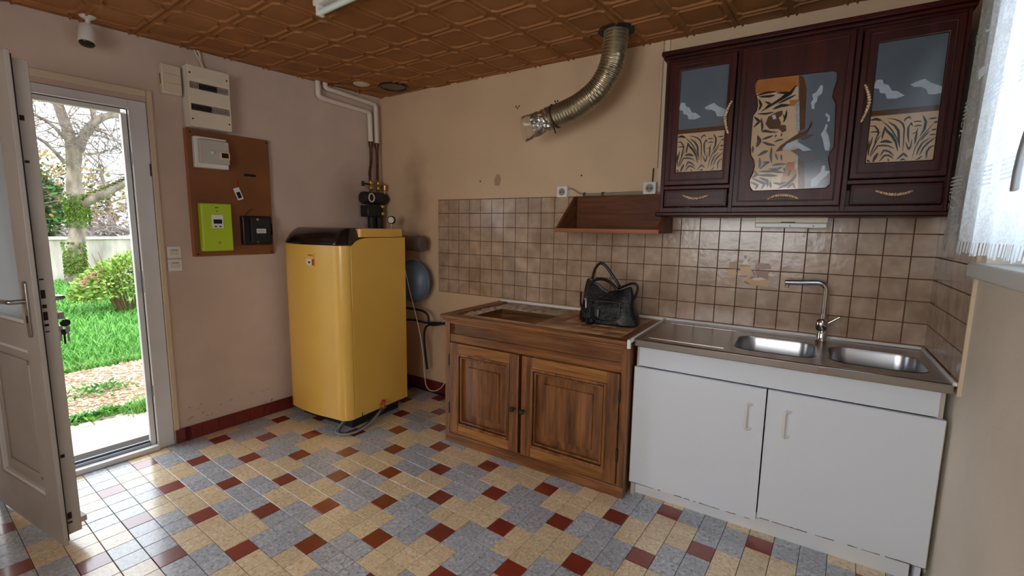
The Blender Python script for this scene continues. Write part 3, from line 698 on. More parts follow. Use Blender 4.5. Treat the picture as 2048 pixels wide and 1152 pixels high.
# heating pipework in the corner
FRAME[0] = FW
hp_ = thing('heating_pipework', 'white and copper heating pipes with pump rising behind the boiler', 'pipes', FW, (.06, -.15, 1.3))
def bend(P, r=.035, k=5):   # polyline with rounded corners
    P = [Vector(p) for p in P]; Q = [P[0]]
    for i in range(1, len(P)-1):
        a = (P[i-1]-P[i]).normalized(); c = (P[i+1]-P[i]).normalized(); rr_ = min(r, (P[i-1]-P[i]).length*.45, (P[i+1]-P[i]).length*.45)
        p0, p1 = P[i]+a*rr_, P[i]+c*rr_
        for j in range(k+1):
            t = j/k; Q.append(p0*(1-t)**2+P[i]*2*t*(1-t)+p1*t*t)
    return [tuple(p) for p in Q+[P[-1]]]
def seg_pipe(P, r):
    m = MB().tube(bend(P), r, 12)
    return m
part('insulated_pipe', seg_pipe([(.035,-.595,2.475),(.035,-.595,2.345),(.035,-.135,2.325),(.035,-.130,2.085)], .020), M['pipewhite'], hp_)
part('insulated_pipe', seg_pipe([(.035,-.535,2.475),(.035,-.535,2.425),(.035,-.072,2.40),(.035,-.068,2.08)], .019), M['pipewhite'], hp_)
part('copper_pipe', MB().tube(smooth_path([(.035,-.130,2.09),(.035,-.130,1.92),(.05,-.16,1.84),(.06,-.165,1.78),(.07,-.165,1.32)]), .012, 10), M['copper'], hp_)
part('copper_pipe', MB().tube(smooth_path([(.035,-.068,2.085),(.045,-.075,1.9),(.06,-.09,1.78),(.07,-.09,1.32)]), .012, 10), M['copper'], hp_)
part('reducer', MB().lathe([(.013,0),(.019,.02),(.022,.05)], (.035,-.130,2.04), (0,0,1), 12), M['copper'], hp_)
part('reducer', MB().lathe([(.013,0),(.018,.02),(.021,.05)], (.036,-.069,2.035), (0,0,1), 12), M['copper'], hp_)
for y in (-.165, -.09): part('valve_body', MB().lathe([(.012,0),(.020,.008),(.020,.03),(.014,.04),(.020,.05),(.020,.07),(.013,.08)], (.07,y,1.69), (0,0,1), 10), M['brass'], hp_)
part('valve_lever', MB().cyl((.07,-.165,1.735), (.09,-.25,1.735), .007).box(.08,.10,-.265,-.25,1.715,1.755), M['dark'], hp_)
part('valve_lever', MB().cyl((.07,-.09,1.735), (.11,-.13,1.735), .006), M['redp'], hp_)
part('pump_body', MB().lathe([(.045,0),(.052,.01),(.052,.20),(.046,.235),(.02,.245)], (.085,-.27,1.62), (0,1,.0), 20), M['dark'], hp_)
part('pump_ring', MB().tube([(.14+.000, -.215+.026*math.cos(a*.5236), 1.622+.034*math.sin(a*.5236)) for a in range(12)], .006, 8, closed=True), M['casing'], hp_)
part('controller_box', MB().box(.04,.14,-.255,-.115,1.465,1.56), M['black'], hp_, bevel=.006)
part('air_vent', MB().lathe([(.006,0),(.006,.03),(.018,.035),(.018,.075),(.006,.08)], (.085,-.035,1.66), (0,0,1), 12).cyl((.085,-.035,1.735),(.085,-.005,1.738),.005), M['brass'], hp_)
parts('insulation_sleeve', MB().cyl((.07,-.165,1.47), (.07,-.165,1.33), .034).cyl((.07,-.09,1.55), (.07,-.09,1.33), .034), M['blackmat'], hp_)
parts('union', MB().lathe([(.02,0),(.026,.006),(.026,.024),(.02,.03)], (.085,-.075,1.54), (0,0,1), 8).lathe([(.02,0),(.026,.006),(.026,.024),(.02,.03)], (.085,-.075,1.48), (0,0,1), 8), M['brass'], hp_)
FRAME[0] = FB
ga = thing('pressure_gauge', 'small round black pressure gauge above the boiler rear', 'gauge', FB, (.33, -.2, 1.36))
part('stem', MB().cyl((.33,-.2,1.32), (.33,-.2,1.41), .006), M['brass'], ga)
part('dial_case', MB().lathe([(.030,0),(.033,.004),(.033,.02),(.028,.026)], (.33,-.19,1.44), (.45,-1,0), 18), M['black'], ga)
part('dial_face', MB().lathe([(.025,.0262),(.025,.0272),(.0005,.0272)], (.33,-.19,1.44), (.45,-1,0), 18), M['white'], ga)
fl_ = thing('flue_pipe', 'grey metal flue pipe with end cap behind the boiler', 'flue', FB, (.5, -.15, 1.25))
part('pipe', MB().cyl((.2,-.17,1.255), (.565,-.13,1.255), .058, n=20), M['flue'], fl_)
part('end_cap', MB().lathe([(.061,0),(.064,.006),(.064,.05),(.055,.056)], (.555,-.131,1.255), (1,.1,0), 20), M['flue'], fl_)
part('wall_bend', MB().cyl((.3,-.158,1.255), (.3,-.0,1.255), .058, n=20), M['flue'], fl_)
ex = thing('expansion_tank', 'grey blue round expansion tank on the wall behind the boiler', 'tank', FB, (.46, -.12, .95))
part('vessel', MB().lathe([(.03,0),(.13,.02),(.165,.06),(.17,.085),(.165,.11),(.13,.15),(.03,.17)], (.475,-.02,.945), (0,-1,0), 28), M['tank'], ex)
part('rim', MB().lathe([(.168,.08),(.176,.082),(.176,.09),(.168,.092)], (.475,-.02,.945), (0,-1,0), 28), M['tank'], ex)
ho = thing('heating_hoses', 'black hoses running behind the boiler to the oak cabinet', 'hoses', FB, (.65, -.12, .6))
part('hose', MB().tube(smooth_path([(.30,-.12,.715),(.50,-.12,.715),(.60,-.12,.71),(.648,-.12,.68),(.652,-.12,.63),(.66,-.12,.60),(.75,-.12,.615),(.86,-.12,.65),(1.05,-.12,.66),(1.36,-.12,.66)]), .009, 8), M['blackmat'], ho)
part('hose', MB().tube(smooth_path([(.30,-.13,.60),(.5,-.13,.63),(.62,-.13,.615),(.72,-.13,.63),(.84,-.13,.635),(1.05,-.13,.63),(1.36,-.13,.63)]), .009, 8), M['blackmat'], ho)
part('hose', MB().tube(smooth_path([(.80,-.14,.64),(.70,-.14,.62),(.635,-.14,.59),(.615,-.14,.52),(.615,-.13,.40),(.612,-.10,.22)]), .009, 8), M['blackmat'], ho)
co = thing('power_cord', 'thin white power cord hanging beside the boiler to a plug', 'cord', FB, (.62, -.06, .1))
part('cable', MB().tube(smooth_path([(.46,-.22,1.2),(.47,-.22,1.15),(.50,-.2,.95),(.545,-.18,.75),(.59,-.16,.55),(.607,-.14,.35),(.60,-.12,.15),(.61,-.11,.06),(.66,-.10,.035),(.73,-.08,.06),(.77,-.05,.13),(.79,-.035,.2)], 3), .0035, 6), M['pipewhite'], co)
part('plug', MB().cyl((.79,-.055,.235), (.79,-.0,.235), .02, n=12).cyl((.79,-.04,.235), (.79,-.035,.20), .008), M['cabledark'], co)

# ------------------------------------------------------------------ things on the door wall
FRAME[0] = FW
bo = thing('electric_backboard', 'brown wooden backboard carrying the electric meters', 'board', FW, (0, -1.235, 1.18))
part('panel', MB().box(.0, .028, -1.482, -.985, 1.185, 1.97), [M['board']], bo, bevel=.002)
part('edge_strip', MB().box(.0, .027, -1.487, -1.482, 1.185, 1.97), M['boardedge'], bo)
for y, z in ((-1.46,1.95),(-1.0,1.95),(-1.0,1.2),(-1.465,1.2)): part('screw', MB().lathe([(.006,0),(.006,.002),(.001,.003)], (.028,y,z), (1,0,0), 10), M['hole'], bo)
part('cable_slot', MB().prism(rrect(-1.158,-1.082,1.712,1.728,.006), 'yz', .027, .0295), M['black'], bo, smooth=False)

def rbox(y0, y1, z0, z1, x0, x1, r=.008): return MB().prism(rrect(y0, y1, z0, z1, r), 'yz', x0, x1)
me_ = thing('meter_box', 'white plastic meter box at the top of the brown backboard', 'meter box', FW, (.028, -1.36, 1.735))
part('base', rbox(-1.455,-1.272,1.737,1.925,.028,.062,.006), M['white'], me_, bevel=.003)
part('cover', rbox(-1.436,-1.268,1.765,1.908,.062,.090,.005), M['grycover'], me_, bevel=.004)
parts('lip', MB().box(.062,.088,-1.448,-1.275,1.737,1.765).box(.062,.075,-1.448,-1.275,1.912,1.924), M['white'], me_, bevel=.004)
part('knob', MB().lathe([(.013,0),(.013,.004),(.009,.010),(.001,.011)], (.090,-1.366,1.833), (1,0,0), 14), M['ivory'], me_)
d_ = part('display_frame', rbox(-1.328,-1.27,1.794,1.846,.088,.102,.010), M['peach'], me_, bevel=.002)
part('display', rbox(-1.319,-1.279,1.806,1.836,.1015,.1028,.003), M['screen'], d_, smooth=False)
gm = thing('smart_meter', 'lime green smart meter low on the brown backboard', 'meter', FW, (.028, -1.36, 1.218))
part('case', rbox(-1.45,-1.272,1.219,1.52,.028,.080,.006), M['lime'], gm, bevel=.006)
wd = part('window_frame', rbox(-1.395,-1.327,1.365,1.45,.080,.086,.006), M['white'], gm, bevel=.002)
part('display', rbox(-1.386,-1.336,1.393,1.42,.0858,.087,.002), M['screen'], wd, smooth=False)
parts('button', MB().box(.085,.0875,-1.382,-1.368,1.372,1.38).box(.085,.0875,-1.355,-1.341,1.372,1.38), M['dark'], wd)
part('screw', MB().lathe([(.009,0),(.009,.003),(.003,.005)], (.080,-1.358,1.272), (1,0,0), 12), M['brass'], gm)
part('indicator', MB().lathe([(.004,0),(.004,.001),(.001,.002)], (.080,-1.36,1.472), (1,0,0), 10).box(.0798,.0808,-1.372,-1.35,1.492,1.497), M['dark'], gm)
bk = thing('branch_breaker', 'black main breaker box beside the lime green meter', 'breaker', FW, (.028, -1.11, 1.25))
part('case', rbox(-1.205,-1.018,1.252,1.448,.028,.075,.008), M['black'], bk, bevel=.004)
part('cover', rbox(-1.16,-1.03,1.275,1.44,.075,.090,.006), M['blackmat'], bk, bevel=.004)
part('side_lug', MB().box(.028,.06,-1.018,-1.003,1.32,1.40), M['black'], bk, bevel=.003)
part('label', rbox(-1.126,-1.064,1.332,1.362,.0895,.091,.002), M['white'], bk, smooth=False)
lt = MB()
for k in range(2):
    for j in range(7): lt.box(.091,.0914,-1.121+.0075*j,-1.116+.0075*j,1.350-.011*k,1.354-.011*k)
part('print', lt, M['dark'], bk, smooth=False, kind='stuff')
for z in (1.425, 1.278): part('screw', MB().lathe([(.009,0),(.009,.003),(.003,.005)], (.090 if z > 1.3 else .076,-1.115,z), (1,0,0), 12), M['brass'], bk)
part('wire', MB().tube(smooth_path([(.035,-1.17,1.448),(.036,-1.165,1.465),(.035,-1.14,1.485),(.031,-1.12,1.495)]), .002, 6), M['copper'], bk)
tg = thing('key_tag', 'small white tag hanging from a nail on the backboard', 'tag', FW, (.03, -1.205, 1.59))
part('nail', MB().cyl((.026,-1.209,1.69), (.045,-1.209,1.69), .003, n=8), M['nickel'], tg)
part('string', MB().tube([(.040,-1.209+.008*math.sin(a*.628), 1.665+.026*math.cos(a*.628)) for a in range(10)], .0016, 6, closed=True), M['redp'], tg)
tp = Matrix.Translation((.034,-1.205,1.592)) @ Matrix.Rotation(math.radians(20), 4, 'X')
part('tag', MB().prism(rrect(-.019,.019,-.04,.04,.004), 'yz', 0, .004), M['white'], tg, frame=tp)
part('tag_print', MB().prism(rrect(-.012,.012,-.03,.012,.002), 'yz', .004, .0046), M['screen'], tg, frame=tp, smooth=False)

pa = thing('breaker_panel', 'white two row fuse panel above the brown backboard', 'fuse panel', FW, (0, -1.36, 1.975))
part('case', MB().box(0,.07,-1.478,-1.243,1.976,2.33), M['white'], pa, bevel=.006)
y0, y1 = -1.478, -1.243
holes = [[(-1.465,2.198),(-1.25,2.198),(-1.25,2.236),(-1.465,2.236)], [(-1.465,2.072),(-1.25,2.072),(-1.25,2.110),(-1.465,2.110)]]
part('cover', MB().plate([(y0,1.976),(y1,1.976),(y1,2.33),(y0,2.33)], holes, 'yz', .068, .092), M['ivory'], pa, bevel=.002)
for zr, rng in ((2.2, (4, 12)), (2.074, (0, 9))):
    for k in range(17):
        yb = -1.464+.0125*k; dark_ = rng[0] <= k < rng[1]
        part('breaker', MB().box(.068,.084,yb+.0005,yb+.012,zr,zr+.034).box(.084,.091,yb+.003,yb+.0095,zr+.010,zr+.024), M['brk'] if dark_ else M['brkgrey'], pa, smooth=False)
for z in (2.238, 2.112):
    ar = MB(); ar.tube([(.092+.006*math.sin(math.pi*k/10), -1.465+.0215*k, z+.004+.022*math.sin(math.pi*k/10)) for k in range(11)], .0022, 6); part('window_rim', ar, M['white'], pa)
    ar = MB(); ar.tube([(.092+.006*math.sin(math.pi*k/10), -1.465+.0215*k, z-.044-.012*math.sin(math.pi*k/10)) for k in range(11)], .0022, 6); part('window_rim', ar, M['white'], pa)
for y, z in ((-1.462,2.285),(-1.258,2.285),(-1.462,2.02),(-1.258,2.02)): part('screw', MB().lathe([(.005,0),(.005,.002),(.001,.003)], (.092,y,z), (1,0,0), 10), M['dark'], pa)
parts('feed_cable', MB().tube(smooth_path([(.012,-1.372,2.45),(.014,-1.37,2.40),(.012,-1.36,2.33)]), .006, 8).tube(smooth_path([(.012,-1.40,2.452),(.014,-1.385,2.41),(.02,-1.362,2.37),(.012,-1.352,2.33)]), .005, 8).tube(smooth_path([(.012,-1.39,2.452),(.02,-1.37,2.43),(.012,-1.372,2.39)]), .005, 8), M['ivory'], pa)
sb = thing('doorbell_box', 'small ivory box with three bands beside the fuse panel', 'box', FW, (0, -1.54, 2.148))
part('case', MB().box(0,.046,-1.59,-1.493,2.148,2.312), M['ivory'], sb, bevel=.004)
for k in range(3): part('band', MB().box(.046,.052,-1.585,-1.494,2.158+.051*k,2.207+.051*k), M['ivory2'], sb, bevel=.0015)
part('side_slot', MB().box(.018,.026,-1.591,-1.5895,2.2,2.26), M['hole'], sb, smooth=False)
for (z, lab) in ((1.215, 'upper white rocker switch beside the garden door'), (1.137, 'lower white rocker switch beside the garden door')):
    sw = thing('light_switch', lab, 'light switch', FW, (0, -1.586, z-.037), group='switches beside the door')
    part('plate', MB().prism(rrect(-1.624,-1.549,z-.037,z+.037,.006), 'yz', 0, .010), M['white'], sw, bevel=.003)
    part('rocker', MB().prism(rrect(-1.608,-1.565,z-.016,z+.016,.003), 'yz', .010, .016), M['ivory'], sw, bevel=.002)
    part('marker', MB().box(.016,.0165,-1.603,-1.570,z+.0165-.004,z+.0165-.0015), M['dark'], sw, smooth=False)
sc_ = thing('security_camera', 'white security camera hanging from the ceiling above the door', 'security camera', FW, (.1, -1.91, 2.30))
part('mount', MB().lathe([(.036,0),(.036,-.008),(.026,-.018),(.010,-.024)], (.1,-1.91,2.444), (0,0,1), 20), M['white'], sc_)
part('arm', MB().tube(smooth_path([(.1,-1.91,2.428),(.1,-1.91,2.405),(.10,-1.915,2.39)]), .011, 10), M['white'], sc_)
ax = Vector((.25, -.15, -1)).normalized()
part('body', MB().lathe([(.012,0),(.030,.004),(.036,.014),(.036,.09),(.034,.098)], (.092,-1.912,2.392), ax, 22), M['white'], sc_)
part('lens_face', MB().lathe([(.033,.0985),(.029,.104),(.012,.105),(.001,.105)], (.092,-1.912,2.392), ax, 22), M['black'], sc_)

# ------------------------------------------------------------------ ceiling fittings
lp = thing('fluorescent_lamp', 'fluorescent tube lamp on the ceiling at the top edge', 'lamp', Matrix.Rotation(.0, 4, 'Z'), (1.8, -1.29, 2.40))
part('housing', MB().box(1.20, 2.44, -1.335, -1.255, 2.425, 2.458), M['white'], lp, bevel=.004)
part('tube', MB().cyl((1.235,-1.315,2.395), (2.405,-1.315,2.395), .0135, n=14), M['tube'], lp)
part('end_holder', MB().box(1.215,1.235,-1.330,-1.295,2.38,2.43), M['white'], lp, bevel=.003)
part('end_holder', MB().box(2.405,2.425,-1.330,-1.295,2.38,2.43), M['white'], lp, bevel=.003)
zc = lambda y: CZ0+CSL*y-.006
v1 = thing('ceiling_vent', 'small cream round vent cover on the ceiling near the corner', 'vent', FW, (.236,-.355,zc(-.355)))
part('cover', MB().lathe([(.062,.002),(.062,-.006),(.050,-.011),(.001,-.011)], (.236,-.355,zc(-.355)), (0,0,1), 24), M['casing'], v1)
part('ring', MB().lathe([(.034,-.010),(.034,-.015),(.028,-.015),(.028,-.010)], (.236,-.355,zc(-.355)), (0,0,1), 24), M['ivory2'], v1)
v2 = thing('flue_cover_plate', 'grey round cover plate with dark rim on the ceiling by the corner', 'cover plate', FW, (.385,-.166,zc(-.166)))
part('rim', MB().tube([(.385+.105*math.cos(a*.2618), -.17+.105*math.sin(a*.2618), zc(-.17)-.006) for a in range(24)], .009, 8, closed=True), M['black'], v2)
part('plate', MB().lathe([(.098,.0),(.098,-.004),(.07,-.014),(.001,-.016)], (.385,-.17,zc(-.17)), (0,0,1), 28), M['flue'], v2)
FRAME[0] = FB
du = thing('flexible_duct', 'bent flexible aluminium duct hanging from the ceiling above the hood', 'duct', FB, (2.2, -.3, 2.4))
path = smooth_path([(2.215,-.30,2.50),(2.215,-.30,2.40),(2.195,-.30,2.28),(2.13,-.30,2.175),(2.02,-.30,2.105),(1.90,-.30,2.07),(1.80,-.30,2.045)], 3)
# resample evenly
def resample(P, n):
    P = [Vector(p) for p in P]; L = [0]
    for a, c in zip(P[:-1], P[1:]): L.append(L[-1]+(c-a).length)
    out = []; j = 0
    for k in range(n):
        t = L[-1]*k/(n-1)
        while j < len(L)-2 and L[j+1] < t: j += 1
        q = (t-L[j])/max(L[j+1]-L[j], 1e-9); out.append(tuple(P[j].lerp(P[j+1], q)))
    return out
pp = resample(path, 160)
part('ribbed_tube', MB().tube(pp, [.064+(.0028 if k % 4 < 2 else -.0012) for k in range(160)], 24), M['duct'], du)
part('ceiling_collar', MB().lathe([(.068,0),(.098,.0),(.098,.006),(.068,.008)], (2.215,-.30,zc(-.18)-.010), (0,0,1), 28), M['blackmat'], du)
parts('black_tie', MB().tube([tuple(Vector(pp[-14])+.069*(math.cos(a*.2618)*Vector((0,1,0))+math.sin(a*.2618)*Vector((-.26,0,.966)))) for a in range(24)], .004, 6, closed=True).tube([(1.86,-.33,1.995),(1.885,-.35,1.95)], .004, 6), M['blackmat'], du)
ends = [Vector(pp[-1])]; dirv = (Vector(pp[-1])-Vector(pp[-6])).normalized()
fo = MB(); rg = []
for k in range(14):
    t = k/13; c = Vector(pp[-8])+dirv*(.115*t); ring = []
    for i in range(26):
        a = 2*math.pi*i/26; r_ = (.070-.010*t)*(1+random.uniform(-.09,.07)); ring.append(tuple(c+r_*(math.cos(a)*Vector((0,1,0))+math.sin(a)*dirv.cross(Vector((0,1,0))))))
    rg.append(ring)
fo.loft(rg, False, True); part('foil_wrap', fo, M['foil'], du, smooth=False)
fi = MB(); rg = []
e0 = Vector(pp[-4]); up = dirv.cross(Vector((0,1,0)))
for k in range(9):
    t = k/8; c = e0+dirv*(.06+.13*t); ring = []
    for i in range(24):
        a = 2*math.pi*i/24; w_ = .068+.020*t; h_ = .066*(1-.7*t)+.006
        ring.append(tuple(c+(w_*math.cos(a)*(1+random.uniform(-.04,.04)))*up*(1-.1*t)+(h_*math.sin(a)*(1+random.uniform(-.08,.08)))*Vector((0,1,0))))
    rg.append(ring)
fi.loft(rg, False, False); part('plastic_bag', fi, M['film'], du)

# ------------------------------------------------------------------ kitchen wall fittings
FRAME[0] = FB
for (s_, z_, lab) in ((1.778,1.636,'white wall socket with curled cable above bare splashback tiles'), (2.362,1.642,'white wall socket next to the wall cabinet')):
    so = thing('wall_socket', lab, 'socket', FB, (s_, 0, z_-.036), group='sockets above the splashback')
    part('box', MB().prism(rrect(s_-.038, s_+.038, z_-.036, z_+.036, .006), 'xz', 0, -.036), M['white'], so, bevel=.003)
    part('recess', MB().lathe([(.026,.0362),(.024,.037),(.0215,.0362),(.0005,.0362)], (s_, 0, z_), (0,-1,0), 20), M['dimple'], so)
    parts('pin_hole', MB().lathe([(.0045,.0364),(.0045,.0372),(.0004,.0372)], (s_-.010, 0, z_-.002), (0,-1,0), 8).lathe([(.0045,.0364),(.0045,.0372),(.0004,.0372)], (s_+.010, 0, z_-.002), (0,-1,0), 8), M['hole'], so, smooth=False)
wc = thing('surface_cable', 'grey cable clipped along the top of the splashback tiles', 'cable', FB, (2.05, 0, 1.61))
parts('cable', MB().tube(smooth_path([(1.812,-.012,1.655),(1.835,-.014,1.658),(1.87,-.010,1.640),(1.90,-.012,1.618),(1.96,-.012,1.617),(2.2,-.012,1.622),(2.40,-.012,1.624)]), .005, 6).tube([(1.93,-.016,1.612),(2.5,-.016,1.614)], .006, 6), M['cablegrey'], wc)
for s_ in (1.932, 2.06): part('clip', MB().bn(s_-.006, s_+.006, .004, .024, 1.604, 1.628), M['cabledark'], wc)
ct = thing('cable_trunking', 'narrow beige trunking running from ceiling down beside the wall cabinet', 'trunking', FB, (2.40, 0, 1.75))
part('cover', MB().bn(2.378, 2.396, 0, .012, 1.76, 2.475), M['wall_back'], ct, bevel=.002)
part('cover', MB().bn(2.402, 2.432, 0, .010, 1.65, 2.475), M['casing'], ct, bevel=.002)
part('tail_cable', MB().tube([(2.372,-.008,1.76),(2.370,-.008,1.678)], .004, 6), M['cabledark'], ct)

hd = thing('hood_frame', 'empty brown wooden hood frame on the tiled wall', 'hood frame', FB, (2.2, 0, 1.375))
part('back_panel', MB().bn(1.885, 2.50, .010, .022, 1.378, 1.60), M['hood'], hd)
tri = [(-.010,1.376),(-.010,1.60),(-.045,1.60),(-.30,1.395),(-.30,1.376)]
part('side_panel', MB().prism(tri, 'yz', 1.872, 1.888), M['hood'], hd, bevel=.001)
part('side_panel', MB().prism(tri, 'yz', 2.488, 2.504), M['hood'], hd, bevel=.001)
part('front_rail', MB().bn(1.872, 2.504, .285, .302, 1.372, 1.396), M['hoodedge'], hd, bevel=.002)
part('base_board', MB().bn(1.888, 2.488, .022, .285, 1.374, 1.384), M['hood'], hd)
part('screw', MB().lathe([(.006,0),(.006,.002),(.001,.003)], (1.888,-.06,1.53), (1,0,0), 10), M['nickel'], hd)

# ------------------------------------------------------------------ oak base cabinet
oc = thing('oak_cabinet', 'oak base cabinet with two panelled doors and an empty hob opening', 'cabinet', FB, (1.88, -.32, 0))
L0, L1 = 1.285, 2.484
part('side', MB().bn(L0, L0+.02, .0, .622, 0, .805), M['oakv'], oc)
part('side', MB().bn(L1-.02, L1, .0, .622, 0, .805), M['oakv'], oc)
part('back', MB().bn(L0, L1, .004, .012, .05, .80), M['oakin'], oc)
part('inner_shelf', MB().bn(L0+.02, L1-.02, .012, .62, .58, .60), M['oakin'], oc)
fc_ = MB().plate([(L0,0),(L1,0),(L1,.806),(L0,.806)], [[(1.322,.07),(2.448,.07),(2.448,.672),(1.322,.672)], [(1.307,.722),(2.443,.722),(2.443,.788),(1.307,.788)]], 'xz', -.640, -.618)
part('face_frame', fc_, M['oakh'], oc, bevel=.002)
part('frieze_panel', MB().bn(1.30, 2.45, .600, .622, .71, .80), M['oakh'], oc)
part('plinth_rail', MB().bn(L0-.004, L1+.002, .60, .647, .0, .06), M['oakh'], oc, bevel=.003)
part('corner_stile', MB().bn(L0-.004, L0+.036, .60, .646, .06, .80), M['oakv'], oc, bevel=.003)
part('corner_stile', MB().bn(L1-.036, L1+.002, .60, .646, .06, .80), M['oakv'], oc, bevel=.003)
def oak_door(a, c, z0, z1, hinge):
    f = .066; n1 = .658
    d = part('door', MB().bn(a, c, .618, .626, z0, z1), M['oakv'], oc)
    parts('stile', MB().bn(a, a+f, .622, n1, z0, z1).bn(c-f, c, .622, n1, z0, z1), M['oakv'], d, bevel=.004)
    part('rail', MB().bn(a+f, c-f, .622, n1-.001, z1-f, z1-.001), M['oaklight'], d, bevel=.003)
    part('rail', MB().bn(a+f, c-f, .622, n1-.001, z0+.001, z0+f), M['oaklight'], d, bevel=.003)
    def ring(i0, i1, nA, nB, nm):
        x0, x1, y0, y1 = a+f+i0, c-f-i0, z0+f+i0, z1-f-i0; w = i1-i0
        m = MB().bn(x0, x0+w, nA, nB, y0, y1).bn(x1-w, x1, nA, nB, y0, y1).bn(x0+w, x1-w, nA, nB, y0, y0+w).bn(x0+w, x1-w, nA, nB, y1-w, y1)
        parts(nm, m, M['oakv'], d, bevel=.0035)
    ring(-.004, .012, .63, .666, 'moulding'); ring(.017, .028, .63, .656, 'moulding')
    x0, x1, y0, y1 = a+f+.034, c-f-.034, z0+f+.034, z1-f-.034
    q = lambda i, n: [(x0+i,-n,y0+i),(x1-i,-n,y0+i),(x1-i,-n,y1-i),(x0+i,-n,y1-i)]
    pn = MB().loft([q(-.03,.622), q(-.03,.632), q(.0,.632), q(.040,.638), q(.045,.646), q(.052,.648)])
    part('raised_panel', pn, M['oakv'], d)
    return d
dl = oak_door(1.328, 1.846, .074, .670, 'l'); dr = oak_door(1.866, 2.446, .074, .670, 'r')
part('knob', MB().lathe([(.006,0),(.006,.012),(.013,.018),(.016,.026),(.012,.034),(.001,.037)], (1.819,-.658,.346), (0,-1,0), 16), M['dark'], dl)
part('knob', MB().lathe([(.006,0),(.006,.012),(.013,.018),(.016,.026),(.012,.034),(.001,.037)], (1.886,-.658,.346), (0,-1,0), 16), M['dark'], dr)
for z in (.2, .52): part('hinge', MB().cyl((2.449,-.655,z), (2.449,-.655,z+.07), .006, n=8), M['dark'], dr)
for z in (.2, .52): part('hinge', MB().cyl((1.324,-.655,z), (1.324,-.655,z+.07), .006, n=8), M['dark'], dl)
# its worktop: timber edge, inlaid tiles, the opening left by the hob
HX0, HX1, HN0, HN1 = 1.44, 1.875, .235, .575
part('worktop_base', MB().plate([(L0,-.62),(L1,-.62),(L1,-.002),(L0,-.002)], [[(HX0,-HN1),(HX1,-HN1),(HX1,-HN0),(HX0,-HN0)]], 'xy', .806, .838), M['oakin'], oc)
ed = part('worktop_edge', MB().bn(1.262, 2.484, .612, .672, .822, .848).bn(1.272, 2.484, .62, .660, .808, .822), M['oakh'], oc, bevel=.006)
part('worktop_edge', MB().bn(1.262, 1.335, .004, .612, .822, .848).bn(1.272, 1.33, .004, .62, .808, .822), M['oakh'], oc, bevel=.006)
part('worktop_edge', MB().bn(2.425, 2.482, .012, .612, .832, .8475), M['oakh'], oc, bevel=.003)
wtm = {}
def wt(w, d, k):
    key = (round(w,3), round(d,3), k)
    if key not in wtm:
        a, c = w/2-.0015, d/2-.0015
        wtm[key] = mesh_of('worktop_tile', MB().loft([[(-a,-c,0),(a,-c,0),(a,c,0),(-a,c,0)], [(-a,-c,.007),(a,-c,.007),(a,c,.007),(-a,c,.007)], [(-a+.003,-c+.003,.009),(a-.003,-c+.003,.009),(a-.003,c-.003,.009),(-a+.003,c-.003,.009)]], cap0=False), M[k])
    return wtm[key]
inv = MX[oc.name].inverted()
wroot = part('worktop_tiling', MB().bn(HX1+.004, 2.425, .02, .612, .836, .8395), M['grout'], oc)
def lay(s0, s1, n0, n1, k):
    p = inv @ (FB @ Vector(((s0+s1)/2, -(n0+n1)/2, .8395))); ob = child('tile', wt(s1-s0, n1-n0, k), wroot, p); ob.rotation_euler = (0, 0, 0); return ob
for i in range(5):
    for j in range(6):
        s0 = 1.90+.105*i; n1 = .610-.1*j
        lay(s0, min(s0+.105, 2.425), max(n1-.1, .03), n1, 'toptile2' if (j == 0 or random.random() < .2) else 'toptile')
for i in range(5): lay(1.40+.1*i, 1.40+.1*(i+1), HN1+.003, .610, 'toptile2')
def rough_strip(x0, x1, y0, y1, z0, z1, k, l):
    m = MB(); nx, ny = k, l; idx = {}
    V = []; F = []
    for i in range(nx+1):
        for j in range(ny+1):
            e = 0 if i in (0, nx) or j in (0, ny) else 1
            V.append((x0+(x1-x0)*i/nx+random.uniform(-.004,.004), y0+(y1-y0)*j/ny+random.uniform(-.004,.004), z0+e*((z1-z0)*random.uniform(.4,1.1))))
    for i in range(nx):
        for j in range(ny): F.append((i*(ny+1)+j, (i+1)*(ny+1)+j, (i+1)*(ny+1)+j+1, i*(ny+1)+j+1))
    return m.add(V, F)
part('mortar_remains', rough_strip(1.372, 1.90, -HN0-.0, -.03, .838, .848, 30, 10), M['mortar'], oc, smooth=False)
part('mortar_remains', rough_strip(1.372, HX0, -.56, -HN0, .838, .850, 8, 18), M['mortar'], oc, smooth=False)
parts('opening_lining', MB().bn(HX0-.012, HX0, HN0, HN1, .74, .836).bn(HX1, HX1+.012, HN0, HN1, .74, .836).bn(HX0, HX1, HN0-.012, HN0, .60, .836).bn(HX0, HX1, HN1, HN1+.012, .74, .836), M['oakin'], oc)
parts('white_edge_trim', MB().bn(1.28, 2.484, .0, .016, .846, .862).bn(2.484, 2.498, .0, .672, .838, .858).bn(2.483, 2.499, .660, .678, .812, .858), M['whitetrim'], oc, bevel=.003)

